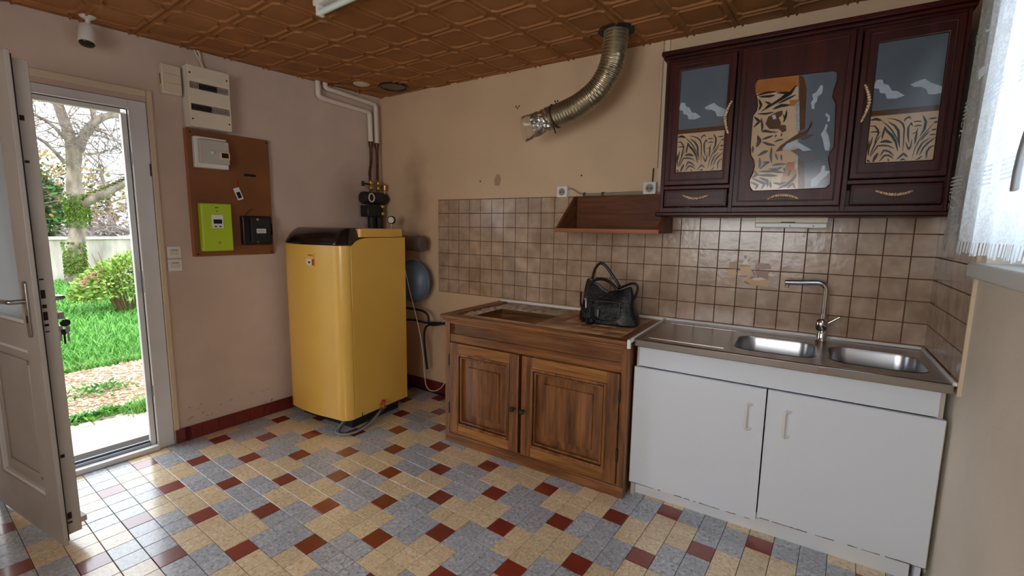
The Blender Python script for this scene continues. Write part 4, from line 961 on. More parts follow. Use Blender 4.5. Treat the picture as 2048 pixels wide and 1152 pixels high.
# ------------------------------------------------------------------ handbag
hbg = thing('handbag', 'black leather handbag with looped handle standing on the oak cabinet', 'handbag', FB, (2.24, -.30, .849))
rb = random.Random(3); NB = 48
def rimz(s):   # height of the bag's mouth along its width
    t = (s-2.07)/.34
    pts = [(0,1.03),(.12,1.105),(.25,1.075),(.45,1.03),(.65,1.045),(.85,1.07),(1,1.03)]
    for (a, za), (c, zc_) in zip(pts[:-1], pts[1:]):
        if t <= c: q = (t-a)/(c-a); q = max(0, q); q = q*q*(3-2*q); return za+(zc_-za)*q
    return 1.03
def bagring(t, inner=0):
    ring = []
    for i in range(NB):
        a = 2*math.pi*i/NB; ca, sa = math.cos(a), math.sin(a)
        ex = math.copysign(abs(ca)**.6, ca); ey = math.copysign(abs(sa)**.7, sa)
        w = .178*(1-.10*t-.14*t*t)+.006*math.sin(9*t+2*a); d = (.085*(1-.72*t**1.6))
        wob = 1+.035*math.sin(5*a+11*t)+.03*math.sin(8*a-17*t)
        s = 2.243-.012*t+(w-inner)*ex*(1+.012*math.sin(7*t+a)); n = .30+(d-inner)*ey*wob
        zt = rimz(s); z = .851+(zt-.851)*t
        ring.append((s, -n, z))
    return ring
tt = [0,.04,.12,.22,.34,.46,.58,.70,.82,.92,1.0]
bm_ = MB().loft([[(2.243+(x-2.243)*.93, -.3+(y+.3)*.9, z-.0005) for x, y, z in bagring(0)]]+[bagring(t) for t in tt[1:]], True, False)
part('bag_body', bm_, M['leather'], hbg)
part('lining', MB().loft([[(x, y, z-.004) for x, y, z in bagring(1.0, .003)], [(x, y, z-.02) for x, y, z in bagring(.97, .008)], [(x, y, z-.05) for x, y, z in bagring(.9, .02)]], False, True), M['lining'], hbg)
part('handle', MB().tube(smooth_path([(2.115,-.27,1.06),(2.118,-.27,1.11),(2.135,-.275,1.165),(2.165,-.28,1.198),(2.195,-.28,1.19),(2.235,-.275,1.14),(2.275,-.27,1.085),(2.295,-.265,1.05)], 3), .0085, 8), M['leather'], hbg)
part('handle', MB().tube(smooth_path([(2.13,-.335,1.06),(2.14,-.335,1.085),(2.17,-.335,1.105),(2.22,-.335,1.110),(2.27,-.335,1.085),(2.30,-.335,1.05)], 3), .009, 8), M['leather'], hbg)
part('shoulder_strap', MB().tube(smooth_path([(2.29,-.30,1.055),(2.33,-.30,1.075),(2.37,-.30,1.094),(2.40,-.30,1.088),(2.405,-.30,1.06),(2.395,-.30,1.03),(2.385,-.30,1.0)], 3), .0075, 8), M['leather'], hbg)
part('front_seam', MB().tube(smooth_path([(2.16,-.372,.985),(2.165,-.383,.90),(2.20,-.386,.876),(2.30,-.386,.876),(2.335,-.380,.90),(2.33,-.366,.985)]), .003, 6), M['leather'], hbg)
part('zip', MB().bn(2.15, 2.35, .378, .387, .985, .991), M['dark'], hbg)
part('buckle', MB().cyl((2.13,-.385,.99), (2.13,-.392,.99), .009, n=12).cyl((2.132,-.386,.985),(2.135,-.392,.94),.004,n=8), M['nickel'], hbg)
part('zip_pull', MB().prism(rrect(2.208,2.218,.90,.94,.004), 'xz', -.398, -.402), M['nickel'], hbg)
part('side_strap', MB().tube(smooth_path([(2.075,-.33,1.02),(2.085,-.36,.96),(2.11,-.385,.93),(2.135,-.395,.91)]), .005, 8), M['leather'], hbg)
part('tassel', MB().tube([(2.165+.018*math.cos(a*.5236), -.405, .866+.016*math.sin(a*.5236)) for a in range(12)], .0075, 8, closed=True).tube([(2.165,-.40,.95),(2.165,-.405,.882)], .006, 8), M['leather'], hbg)

# ------------------------------------------------------------------ sink unit
sk_ = thing('sink_cabinet', 'white sink base cabinet with two doors', 'cabinet', FB, (3.09, -.3, 0))
C0, C1 = 2.503, 3.676
parts('carcass_panel', MB().bn(C0, C0+.018, .0, .56, 0, .81).bn(C1-.018, C1, .0, .56, 0, .81).bn(C0, C1, .0, .01, .1, .81).bn(C0+.018, C1-.018, .01, .56, .09, .106), M['lam'], sk_)
parts('side_edge', MB().bn(C1-.018, C1, .56, .566, .09, .81).bn(C0, C0+.018, .56, .566, .0, .81), M['lamedge'], sk_)
part('fascia', MB().bn(C0+.012, C1-.014, .545, .574, .708, .814), M['lam'], sk_, bevel=.002)
part('plinth', MB().bn(C0+.012, C1-.03, .522, .538, 0, .105), M['plinthlam'], sk_, bevel=.001)
def lam_door(a, c):
    z0, z1 = (.078 if a < 3 else .098), .703; rnd_ = random.Random(int(a*100)); bot = []; x = c
    k = 0
    while x > a+.012:
        bot.append((x, z0+(rnd_.choice((0,0,0,.002,.003)) if rnd_.random() < .5 else 0))); x -= .011
    d = part('door', MB().prism([(a, z1), (a, z0)]+list(reversed(bot))[0:]+[(c, z1)], 'xz', -.566, -.586), M['lam'], sk_)
    ce = MB(); x = a+.01
    while x < c-.02:
        w = rnd_.uniform(.01, .04)
        if rnd_.random() < .6: ce.bn(x, x+w, .568, .5866, z0-.001, z0+rnd_.uniform(.001, .0035))
        x += w
    part('chipped_edge', ce, M['chip'], d, smooth=False, kind='stuff')
    return d
d1 = lam_door(2.500, 3.092); d2 = lam_door(3.098, 3.682)
for d, s_ in ((d1, 3.02), (d2, 3.168)):
    h = MB().tube(bend([(s_+.022,-.585,.622),(s_,-.618,.625),(s_,-.618,.512),(s_+.022,-.585,.509)], .012, 4), .0066, 8)
    part('handle', h, M['white'], d)
parts('edge_strip', MB().bn(2.498, 2.5005, .566, .586, .08, .703).bn(3.682, 3.6845, .566, .586, .08, .703), M['lamedge'], sk_)

st_ = thing('steel_sink', 'stainless steel double bowl sink top with drainer', 'sink', FB, (3.09, -.3, .81))
T0, T1, NZ0, NF = 2.499, 3.688, .010, .612
b1 = rrect(2.932, 3.262, -.505, -.185, .075, 7); b2 = rrect(3.312, 3.640, -.505, -.185, .075, 7)
top = MB().plate([(T0,-NF),(T1,-NF),(T1,-NZ0),(T0,-NZ0)], [b1, b2], 'xy', .838, .852)
part('top', top, M['steel'], st_, bevel=.002)
part('front_apron', MB().bn(T0, T1, NF-.012, NF+.002, .815, .852), M['steel'], st_, bevel=.004)
rim = MB()
rim.bn(T0, T1, .585, .608, .852, .8545).bn(T0, T1, .012, .034, .852, .8545).bn(T0, T0+.02, .034, .585, .852, .8545)
parts('raised_rim', rim, M['steel'], st_, bevel=.001)
dn = MB().bn(2.545, 2.552, .10, .545, .852, .8535).bn(2.545, 2.90, .538, .545, .852, .8535).bn(2.545, 2.90, .10, .107, .852, .8535)
parts('drainer_bead', dn, M['steel'], st_)
part('drainer_recess', MB().bn(2.552, 2.90, .107, .538, .8515, .8526), M['steel'], st_, smooth=False)
for x0, x1 in ((2.932, 3.262), (3.312, 3.640)):
    def br(i, z, r): return [(x, y, z) for x, y in rrect(x0+i, x1-i, -.505+i, -.185-i, r, 7)]
    bw_ = MB().loft([br(-.004,.8535,.079), br(.0,.852,.075), br(.004,.842,.071), br(.008,.74,.068), br(.014,.70,.062), br(.03,.685,.05), br(.06,.682,.04)], False, True)
    bo_ = part('bowl', bw_, M['bowl'], st_)
    part('strainer', MB().lathe([(.042,0),(.042,.003),(.034,.004),(.03,.001),(.001,.001)], ((x0+x1)/2, -.345, .683), (0,0,1), 20), M['dark'], bo_)
part('overflow', MB().prism(rrect(3.272, 3.302, .818, .846, .006), 'xz', -.615, -.6165), M['chrome'], st_)
parts('white_seal', MB().bn(T0, RW, .008, .020, .850, .866).bn(RW-.022, RW-.008, .0, .63, .850, .866), M['whitetrim'], st_, bevel=.004)

ta = thing('kitchen_tap', 'chrome single lever swivel tap behind the sink bowls', 'tap', FB, (3.286, -.085, .852))
part('base', MB().lathe([(.027,0),(.028,.003),(.025,.008),(.023,.05),(.023,.062)], (3.286,-.085,.852), (0,0,1), 22), M['chrome'], ta)
part('valve_body', MB().lathe([(.023,0),(.029,.012),(.031,.03),(.027,.048),(.017,.058)], (3.283,-.087,.908), (-.12,-.08,1), 22), M['chrome'], ta)
part('spout', MB().tube(bend([(3.286,-.085,.955),(3.286,-.085,1.146),(3.108,-.115,1.138)], .045, 8), .0135, 14), M['chrome'], ta)
part('aerator', MB().cyl((3.118,-.113,1.132), (3.118,-.113,1.112), .010, n=14), M['chrome'], ta)
part('collar', MB().cyl((3.286,-.085,.955), (3.286,-.085,.985), .0155, n=16), M['chrome'], ta)
part('lever', MB().tube([(3.30,-.085,.938),(3.325,-.085,.958),(3.352,-.085,.980)], [.007,.0055,.0045], 10), M['chrome'], ta)

# ------------------------------------------------------------------ wall cabinet
wk = thing('wall_cabinet', 'dark mahogany wall cabinet with three painted glass doors', 'cabinet', FB, (3.08, -.17, 1.47))
A0, A1 = 2.508, 3.648
parts('carcass_panel', MB().bn(A0, A0+.018, 0, .332, 1.485, 2.255).bn(A1-.018, A1, 0, .332, 1.485, 2.255).bn(A0, A1, 0, .332, 2.235, 2.255).bn(A0, A1, 0, .332, 1.485, 1.503).bn(A0, A1, 0, .008, 1.485, 2.255), M['mahv'], wk)
parts('face_frame', MB().bn(A0, A1, .318, .333, 1.485, 1.512).bn(A0, A1, .318, .333, 2.225, 2.255).bn(2.842, 2.860, .318, .336, 1.485, 2.255).bn(3.294, 3.314, .318, .336, 1.485, 2.255).bn(A0, 2.528, .318, .334, 1.485, 2.255).bn(3.634, A1, .318, .334, 1.485, 2.255).bn(A0, 2.86, .318, .333, 1.604, 1.622).bn(3.294, A1, .318, .333, 1.604, 1.622), M['mahv'], wk, bevel=.002)
part('crown', MB().bn(A0-.012, A1+.010, 0, .352, 2.250, 2.266).bn(A0-.02, A1+.014, 0, .366, 2.266, 2.288), M['mahh'], wk, bevel=.004)
part('bottom_ledge', MB().bn(A0-.016, A1+.012, 0, .358, 1.466, 1.488), M['mahh'], wk, bevel=.006)
def rope(path, r, parent, nm='handle'):
    P = resample(smooth_path(path, 3), 66)
    part(nm, MB().tube(P, [r*(1+.28*math.sin(k*1.35))*(.75+.45*math.sin(math.pi*k/65)) for k in range(66)], 8), M['ropegold'], parent)
def glass_door(a, c, z0, z1, outline, nf, nm):
    d = part('door', MB().plate([(a,z0),(c,z0),(c,z1),(a,z1)], [outline], 'xz', -.333, -nf), M['mahv'], wk, bevel=.004)
    i = .022
    m = MB().plate([(a+i,z0+i),(c-i,z0+i),(c-i,z1-i),(a+i,z1-i)], [[(a+i+.006,z0+i+.006),(a+i+.006,z1-i-.006),(c-i-.006,z1-i-.006),(c-i-.006,z0+i+.006)]], 'xz', -nf, -nf-.004)
    part('door_bead', m, M['mahv'], d, bevel=.002)
    return d
# --- side doors
LH = homog([(262,290),(1100,235),(1045,985),(235,1010)], [(0,1),(1,1),(1,0),(0,0)])
REEDS = [(35,[(262,345),(330,330),(405,360)]),(16,[(405,365),(480,440),(540,520),(600,640),(630,740)]),(20,[(465,325),(560,345),(620,375),(665,420),(685,490),(685,700),(680,840)]),
(30,[(485,380),(570,450),(615,530),(625,640),(640,790)]),(34,[(440,450),(470,520),(540,600),(590,700),(620,840)]),(25,[(445,460),(430,560),(415,655)]),(40,[(390,695),(470,680),(550,710)]),
(22,[(250,440),(320,440),(360,500),(370,560),(345,640),(325,715)]),(18,[(265,535),(330,530),(400,540)]),(18,[(300,600),(285,700),(265,800)]),(25,[(262,660),(258,780),(262,900)]),
(18,[(400,585),(350,680),(310,800),(280,910)]),(24,[(290,910),(370,750),(430,745),(500,755),(580,800)]),(26,[(405,910),(450,820),(510,840),(580,910)]),(26,[(400,990),(460,900),(510,900),(575,950)]),
(38,[(320,1000),(350,920),(380,855)]),(25,[(245,960),(290,1000)]),(20,[(685,390),(690,350),(740,315),(765,355)]),(24,[(770,400),(735,480),(735,600),(750,720)]),(18,[(765,400),(785,460)]),
(22,[(710,700),(735,780),(755,820),(775,770),(785,660)]),(18,[(790,395),(840,390),(900,395)]),(18,[(800,470),(850,455),(905,460)]),(14,[(855,495),(835,560),(780,585)]),(24,[(845,540),(830,640),(820,745)]),
(28,[(905,300),(945,400),(930,520),(880,620)]),(20,[(975,360),(1085,348)]),(25,[(1040,425),(1090,400)]),(24,[(1010,535),(1090,520)]),(16,[(990,605),(1085,598)]),(14,[(1040,430),(960,550),(880,670),(830,790),(795,950)]),
(16,[(1000,540),(930,630),(890,700)]),(22,[(1000,650),(910,730),(870,820),(845,910)]),(22,[(1075,645),(990,720),(930,790),(885,910)]),(24,[(1075,765),(1000,800),(970,860),(965,970)]),(30,[(610,970),(690,880),(745,935)]),
(22,[(650,985),(690,960),(715,985)]),(18,[(840,980),(880,960),(920,915)]),(18,[(500,950),(520,990)])]
CL1 = [(0,.40),(.03,.47),(.12,.46),(.14,.40),(.22,.37),(.28,.28),(.36,.27),(.48,.19),(.36,.16),(.22,.17),(.18,.25),(.10,.27),(.08,.33),(.0,.35)]
CL2 = [(.54,.34),(.62,.37),(.74,.40),(.84,.33),(.94,.29),(1,.26),(1,.17),(.92,.16),(.82,.17),(.78,.25),(.70,.29),(.60,.30)]
def side_door(a, c, g0, g1, split, gz0, gz1, hs, hz):
    ol = [(g0,gz0),(g1,gz0),(g1,gz1),(g0,gz1)]
    d = glass_door(a, c, 1.624, 2.236, ol, .350, 'door'); nn = .342
    gl = part('pane', MB().bn(g0-.004, g1+.004, .334, nn, gz0-.004, gz1+.004), M['skypaint'], d, smooth=False)
    part('painted_bank', MB().bn(g0, g1, nn, nn+.0004, split-.004, split+.022), M['brownpaint'], gl, smooth=False)
    part('painted_ground', MB().bn(g0, g1, nn, nn+.0006, gz0, split), M['reedbg'], gl, smooth=False)
    rm = MB(); U = lambda p: (g0+(g1-g0)*p[0], gz0+(split-gz0)*p[1])
    for w, pts in REEDS:
        q = [U(tuple(min(1, max(0, v)) for v in hmap(LH, p))) for p in pts]; rm.strip(q, w/840*(g1-g0)*1.15, 'xz', -nn-.0010)
    part('painted_reeds', rm, M['reed'], gl, smooth=False, weld=False, kind='stuff')
    cm2 = MB(); sk0 = split+.02; V = lambda p: (g0+(g1-g0)*p[0], -nn-.0006, sk0+(gz1-sk0)*p[1])
    for Pq in (CL1, CL2): cm2.add([V(p) for p in Pq], [tuple(range(len(Pq)))])
    parts('painted_cloud', cm2, M['cloud'], gl, smooth=False, weld=False)
    rope([(hs-.012,-.352,hz+.075),(hs-.002,-.362,hz+.05),(hs+.010,-.372,hz),(hs-.002,-.362,hz-.05),(hs-.012,-.352,hz-.075)] if hs > 3.2 else [(hs+.014,-.352,hz+.075),(hs+.002,-.362,hz+.05),(hs-.010,-.372,hz),(hs,-.362,hz-.05),(hs+.008,-.352,hz-.075)], .0052, d)
    return d
side_door(2.530, 2.840, 2.585, 2.806, 1.880, 1.690, 2.185, 2.815, 1.935)
side_door(3.317, 3.632, 3.370, 3.585, 1.880, 1.690, 2.170, 3.350, 1.935)
for a, c, m_ in ((2.534, 2.838, 2.69), (3.326, 3.630, 3.475)):
    d = part('drawer', MB().bn(a, c, .333, .349, 1.514, 1.602), M['mahh'], wk, bevel=.005)
    part('drawer_bead', MB().plate([(a+.008,1.522),(c-.008,1.522),(c-.008,1.594),(a+.008,1.594)], [[(a+.013,1.527),(a+.013,1.589),(c-.013,1.589),(c-.013,1.527)]], 'xz', -.349, -.352), M['mahh'], d, bevel=.001)
    rope([(m_-.06,-.350,1.572),(m_-.04,-.362,1.562),(m_,-.370,1.552),(m_+.04,-.362,1.560),(m_+.06,-.350,1.570)], .0052, d)
# --- centre door
HC = [0.00084255117, -2.695033e-05, 2.8543382, 0.00017462384, -0.00057550848, 2.1662014, 0.00011912435, -2.2622267e-05]
OUT = [(150,125),(500,85),(800,52),(828,62),(828,130),(798,215),(788,275),(815,325),(812,450),(805,600),(800,705),(768,740),(750,795),(760,860),(772,930),(765,1015),(730,1047),(500,1058),(110,1072),(84,1035),(82,980),(112,920),(126,860),(120,812),(95,772),(90,690),(100,560),(112,432),(142,392),(152,350),(150,290),(132,230),(130,165)]
U2 = lambda p: hmap(HC, p)
ol = [U2(p) for p in OUT]
cd = glass_door(2.862, 3.292, 1.512, 2.238, ol, .366, 'door'); nn = .356
big = [(2.91,1.575),(3.262,1.575),(3.262,2.11),(2.91,2.11)]
gl = part('pane', MB().prism(big, 'xz', -.335, -nn), M['skypaint'], cd, smooth=False)
def flat(polys, mat, d, nm):
    m = MB()
    for Pq in polys: m.add([(x, -nn-d, z) for x, z in (U2(p) for p in Pq)], [tuple(range(len(Pq)))])
    parts(nm, m, mat, gl, smooth=False, weld=False)
def clip_left(): return [p for p in OUT]
LB = [(500,85),(150,125),(130,165),(132,230),(150,290),(152,350),(142,392),(112,432),(100,560),(90,690),(95,772),(120,812),(126,860),(112,920),(82,980),(84,1035),(110,1072),(490,1058)]
flat([LB], M['reedbg'], .0004, 'painted_ground')
flat([[(500,85),(150,125),(130,165),(135,245),(300,225),(420,235),(470,190),(500,180)], [(330,1040),(400,830),(480,820),(490,1055)], [(420,300),(500,290),(500,340),(430,350)]], M['orangebg'], .0006, 'painted_sunset')
flat([[(505,85),(545,100),(570,200),(560,400),(555,540),(500,570),(510,400),(505,250)], [(500,800),(545,830),(555,1050),(495,1056)]], M['brownpaint'], .0006, 'painted_bank')
flat([[(470,330),(505,300),(510,560),(480,570)], [(470,760),(495,760),(485,900),(465,890)]], M['greypaint'], .0007, 'painted_shadow')
flat([[(690,165),(710,180),(700,240),(665,265),(655,310),(635,330),(635,375),(612,370),(605,320),(625,290),(615,250),(650,230),(670,200)], [(735,405),(765,430),(768,475),(745,485),(750,445),(728,430)], [(735,500),(748,510),(735,560),(755,600),(770,690),(755,730),(725,725),(705,630),(690,590),(715,550)], [(700,860),(725,855),(725,900),(770,905),(735,945),(695,975),(650,1035),(605,1040),(605,980),(650,950),(690,910)]], M['cloud'], .0007, 'painted_cloud')
flat([[(310,400),(360,385),(365,420),(330,450),(350,490),(345,510),(390,510),(395,560),(360,575),(330,545),(250,545),(215,500),(240,440)], [(300,740),(340,690),(410,640),(500,580),(560,560),(620,500),(610,470),(600,520),(560,600),(470,640),(400,690),(360,730)]], M['brownpaint'], .0009, 'painted_duck_dark')
flat([[(355,720),(400,670),(470,640),(500,660),(580,705),(610,725),(540,735),(470,690),(420,715)], [(270,430),(300,420),(310,455),(285,465)]], M['cloud'], .0012, 'painted_duck_white')
flat([[(430,730),(500,710),(600,735),(660,770),(685,805),(600,815),(530,795)], [(520,600),(640,590),(560,640),(520,640)], [(250,560),(330,570),(290,580)]], M['darkfeather'], .0010, 'painted_duck_wing')
CR = [(22,[(140,260),(220,235),(310,225)]),(24,[(160,270),(250,265),(300,255)]),(26,[(310,235),(420,235),(350,275)]),(30,[(480,170),(430,240),(330,300),(180,395)]),(20,[(480,250),(400,290),(320,330)]),(22,[(160,290),(180,340),(160,385)]),(20,[(210,310),(260,330),(210,370)]),(30,[(280,375),(350,345),(430,340)]),(18,[(150,415),(220,415),(290,400)]),(26,[(120,440),(165,480),(115,530)]),(20,[(180,450),(190,520),(185,570)]),(20,[(400,380),(390,440),(370,490)]),(14,[(370,420),(385,470)]),(26,[(190,570),(210,560),(280,575)]),(36,[(150,600),(165,650),(140,700)]),(22,[(185,635),(230,620),(285,600)]),(24,[(190,655),(240,675),(300,685)]),(16,[(290,655),(330,640),(370,630)]),(14,[(310,590),(300,615)]),(14,[(355,580),(350,610)]),(30,[(150,775),(200,745),(240,730)]),(20,[(110,690),(105,750)]),(22,[(270,700),(262,770),(268,835)]),(18,[(300,750),(320,810)]),(18,[(350,760),(355,815)]),(22,[(165,790),(170,840),(160,880)]),(22,[(165,890),(220,840),(255,825)]),(16,[(190,830),(250,825)]),(22,[(270,855),(330,845),(395,845)]),(26,[(245,885),(310,890),(360,870)]),(26,[(160,910),(280,905),(385,920)]),(26,[(150,940),(240,940),(320,945)]),(28,[(120,900),(145,935),(100,960)]),(26,[(100,965),(180,1000),(210,1010),(180,1060)]),(28,[(160,960),(230,985),(235,1040)]),(24,[(90,1000),(150,1025),(130,1060)]),(22,[(255,990),(262,1050)]),(22,[(280,1005),(340,1015),(400,1000)]),(28,[(320,1055),(400,1020),(450,975),(480,930)]),(20,[(430,890),(410,950)]),(16,[(375,870),(380,910)]),(18,[(400,1050),(450,1010),(470,1050)])]
rm = MB()
for w, pts in CR: rm.strip([U2(p) for p in pts], w*.00049, 'xz', -nn-.0014)
part('painted_reeds', rm, M['reed'], gl, smooth=False, weld=False, kind='stuff')
rope([(3.015,-.367,1.545),(3.035,-.378,1.556),(3.075,-.386,1.562),(3.115,-.378,1.556),(3.135,-.367,1.545)], .0052, cd)

ul = thing('under_cabinet_light', 'cream strip light fixed under the wall cabinet', 'light', FB, (3.10, -.2, 1.41))
part('housing', MB().bn(2.955, 3.262, .14, .205, 1.438, 1.466), M['ivory'], ul, bevel=.004)
part('diffuser', MB().bn(2.957, 3.260, .14, .212, 1.414, 1.438), M['white'], ul, bevel=.005)
part('switch_bar', MB().bn(3.07, 3.13, .205, .2075, 1.4395, 1.4435), M['hole'], ul)
parts('screw_hole', MB().lathe([(.003,0),(.003,.001),(.0005,.001)], (3.11,-.212,1.424), (0,-1,0), 8).lathe([(.003,0),(.003,.001),(.0005,.001)], (3.205,-.212,1.424), (0,-1,0), 8), M['hole'], ul, smooth=False)

# ------------------------------------------------------------------ garden
FRAME[0] = FW
GZ = -.05
rg_ = random.Random(11)
ground = solo('ground', MB().box(-60, -.32, -40, 45, GZ-.25, GZ-.03), M['lawn'], kind='structure', smooth=False, label='garden ground')
def gz(x): return GZ
terr = thing('terrace', 'pale concrete slabs outside the garden door', None, FW, (-.7, -2, GZ), kind='structure')
part('doorstep', MB().box(-.52, -.066, -3.2, -1.2, GZ-.1, GZ+.03), M['slab'], terr, bevel=.004)
for i, (x0, x1) in enumerate(((-.86,-.525), (-1.24,-.868))):
    for j in range(5):
        y0 = -3.3+.62*j+.2*i; part('slab', MB().box(x0, x1, y0, y0+.612, GZ-.1, GZ+.008+.004*((i+j) % 3)), M['slab'], terr, bevel=.005)
path_ = solo('gravel_bed', MB().box(-2.95, -1.245, -6, 2, GZ-.1, GZ-.012), M['soil'], 'gravel strip of soil between slabs and lawn', 'gravel', kind='structure', smooth=False)
oct_ = [(1,0,0),(0,1,0),(-1,0,0),(0,-1,0),(0,0,1),(0,0,-.6)]; of = [(0,1,4),(1,2,4),(2,3,4),(3,0,4),(1,0,5),(2,1,5),(3,2,5),(0,3,5)]
pb = MB()
for k in range(5200):
    x = rg_.uniform(-2.9, -1.05); y = rg_.uniform(-2.6, -.3)
    if x > -1.25 and rg_.random() < .8: continue
    r = rg_.uniform(.010, .026); a = rg_.uniform(0, 6.28); ca, sa = math.cos(a), math.sin(a); h_ = r*rg_.uniform(.4, .8); w_ = r*rg_.uniform(.6, 1)
    pb.add([(x+ca*p[0]*r-sa*p[1]*w_, y+sa*p[0]*r+ca*p[1]*w_, GZ-.008+p[2]*h_) for p in oct_], of, 0 if rg_.random() < .65 else 1)
gravel = solo('gravel', pb, [M['pebble'], M['pebble2']], 'loose pale gravel in front of the terrace', 'gravel', kind='stuff', weld=False)
gr = MB()
def blade(mb, x, y, z, h, w, lean, mi=0):
    a = rg_.uniform(0, 6.28); dx, dy = math.cos(a)*lean*h, math.sin(a)*lean*h; b_ = rg_.uniform(0, 6.28); wx, wy = math.cos(b_)*w/2, math.sin(b_)*w/2
    mb.add([(x-wx, y-wy, z), (x+wx, y+wy, z), (x+dx*.4+wx*.6, y+dy*.4+wy*.6, z+h*.6), (x+dx*.4-wx*.6, y+dy*.4-wy*.6, z+h*.6), (x+dx, y+dy, z+h*.95)], [(0,1,2,3), (3,2,4)], mi)
for k in range(26000):
    t = rg_.random()**1.6; x = -2.62-9.4*t; yc = -1.75+.215*(-x-2.2); y = yc+rg_.uniform(-.9, .9)*(1+.16*(-x))
    blade(gr, x, y, GZ-.03, rg_.uniform(.05, .14)*(1 if x < -3 else .8), rg_.uniform(.006, .012)*(1+.12*(-x)), rg_.uniform(.3, 1.1), 0 if rg_.random() < .6 else 1)
solo('grass', gr, [M['grass'], M['grass2']], 'long green lawn grass outside the door', 'grass', kind='stuff', weld=False)
def leaf(mb, c, d, w, l, mi=0):
    d = Vector(d).normalized(); u = d.orthogonal().normalized(); q = rg_.uniform(0, 6.28); u = Matrix.Rotation(q, 3, d) @ u; c = Vector(c)
    mb.add([tuple(c), tuple(c+d*l*.45+u*w/2), tuple(c+d*l), tuple(c+d*l*.45-u*w/2)], [(0,1,2,3)], mi)
def tuft(name, lab, x, y, n, sp, h, w, mats, broad=False):
    t = thing(name, lab, 'weed', FW, (x, y, GZ))
    m = MB()
    for k in range(n):
        px, py = x+rg_.gauss(0, sp[0]), y+rg_.gauss(0, sp[1])
        if broad: leaf(m, (px, py, GZ+.01), (rg_.uniform(-1,1), rg_.uniform(-1,1), rg_.uniform(.2,.9)), w, h*rg_.uniform(.6,1.2), rg_.randrange(len(mats)))
        else: blade(m, px, py, GZ, h*rg_.uniform(.5,1.1), w, rg_.uniform(.3,1.2), rg_.randrange(len(mats)))
    part('leaves', m, mats, t, kind='stuff', weld=False, smooth=False)
tuft('weed_patch', 'low broad leaved weeds growing between the terrace slabs', -1.05, -1.86, 300, (.045,.15), .065, .032, [M['weed'], M['grass2']], True)
tuft('grass_tuft', 'bright green grass tuft at the edge of the slabs', -.95, -1.54, 420, (.05,.06), .12, .009, [M['grass2']])
tuft('weed_clump', 'small green weed clump in the gravel', -1.75, -1.66, 130, (.10,.12), .06, .022, [M['weed'], M['grass']], True)

# hydrangea
hy = thing('hydrangea_bush', 'light green hydrangea bush with a few dried pink flowers', 'bush', FW, (-6.2, -.35, GZ))
sm = MB()
for k in range(60):
    a = rg_.uniform(0, 6.28); r = rg_.uniform(.3, .95); e = (-6.2+.55*r*math.cos(a), -.2+.6*r*math.sin(a), GZ+rg_.uniform(.5,.95))
    b0 = (-6.2+.22*r*math.cos(a), -.2+.25*r*math.sin(a), GZ); mid = ((b0[0]+e[0])/2, (b0[1]+e[1])/2, GZ+.55*(e[2]-GZ)-.05)
    sm.tube([b0, mid, e], [.010,.008,.005], 5)
part('stems', sm, M['stem'], hy, kind='stuff', weld=False)
lm = MB()
for k in range(4200):
    a = rg_.uniform(0, 6.28); e = rg_.uniform(-.25, 1.0); rr2 = rg_.uniform(.72, 1.05); ce = math.sqrt(max(0, 1-min(e,1)**2))
    yh = math.sin(a)*ce; p = (-6.2+.55*rr2*ce*math.cos(a), -.2+.72*rr2*yh, .36+.10*yh+(.50+.12*yh)*rr2*e+rg_.gauss(0,.03))
    leaf(lm, p, (ce*math.cos(a)+rg_.gauss(0,.4), ce*math.sin(a)+rg_.gauss(0,.4), e*.6+rg_.gauss(0,.3)), .045, .075, 0)
part('foliage', lm, M['leaf_h'], hy, kind='stuff', weld=False, smooth=False)
for (y, z) in ((-.80,.52),(-.72,.58),(-.86,.46),(-.66,.47)):
    fm2 = MB()
    for k in range(70):
        d = Vector((rg_.gauss(0,1), rg_.gauss(0,1), rg_.gauss(0,1))).normalized(); leaf(fm2, Vector((-5.95, y, z))+d*.035, d+Vector((0,0,.2)), .02, .02)
    part('flower_head', fm2, M['petal'], hy, weld=False, smooth=False)

# garden wall
gw = thing('garden_wall', 'weathered pale garden wall with stone coping at the end of the lawn', 'wall', FW, (-12.45, .5, GZ))
part('wall_face', MB().box(-12.6, -12.3, -9, 12, GZ-.1, .93), M['gwall'], gw, smooth=False)
yy = -9
while yy < 12:
    L_ = rg_.uniform(.7, 1.1); zt = 1.0+rg_.uniform(-.02, .03)
    part('coping_stone', MB().box(-12.66, -12.24, yy, yy+L_-.012, .925, zt), M['coping'], gw, bevel=.012); yy += L_

# the old tree
tree = thing('old_tree', 'large bare old tree with mossy trunk in front of the garden wall', 'tree', FW, (-11.3, .1, GZ))
X = -11.3
def limb(pts, rad, nm='limb', n=10):
    P = smooth_path([(X+dx, y, z) for dx, y, z in pts], 2); P = resample(P, 22)
    R = [float(np.interp(k/21, np.linspace(0,1,len(rad)), rad))*(1+rg_.uniform(-.07,.07)) for k in range(22)]
    return part(nm, MB().tube(P, R, n), M['bark'], tree), P, R
limbs = []
limbs.append(limb([(0,.05,GZ-.1),(0,.10,.5),(0,.20,1.2),(0,.22,1.9),(0,.22,2.4),(0,.29,3.1)], [.20,.165,.155,.175,.15,.135,.15], 'trunk', 14))
limbs.append(limb([(0,.27,3.0),(-.1,.22,3.5),(-.2,.13,4.0),(-.3,.05,4.9)], [.115,.105,.09,.06]))
limbs.append(limb([(0,.34,3.0),(.1,.45,3.35),(.2,.65,3.68),(.2,.85,3.86),(.1,1.25,3.98),(.1,1.9,4.1)], [.115,.10,.085,.068,.06,.04]))
limbs.append(limb([(.2,.66,3.66),(.2,.62,4.1),(.1,.58,4.6)], [.06,.045,.03]))
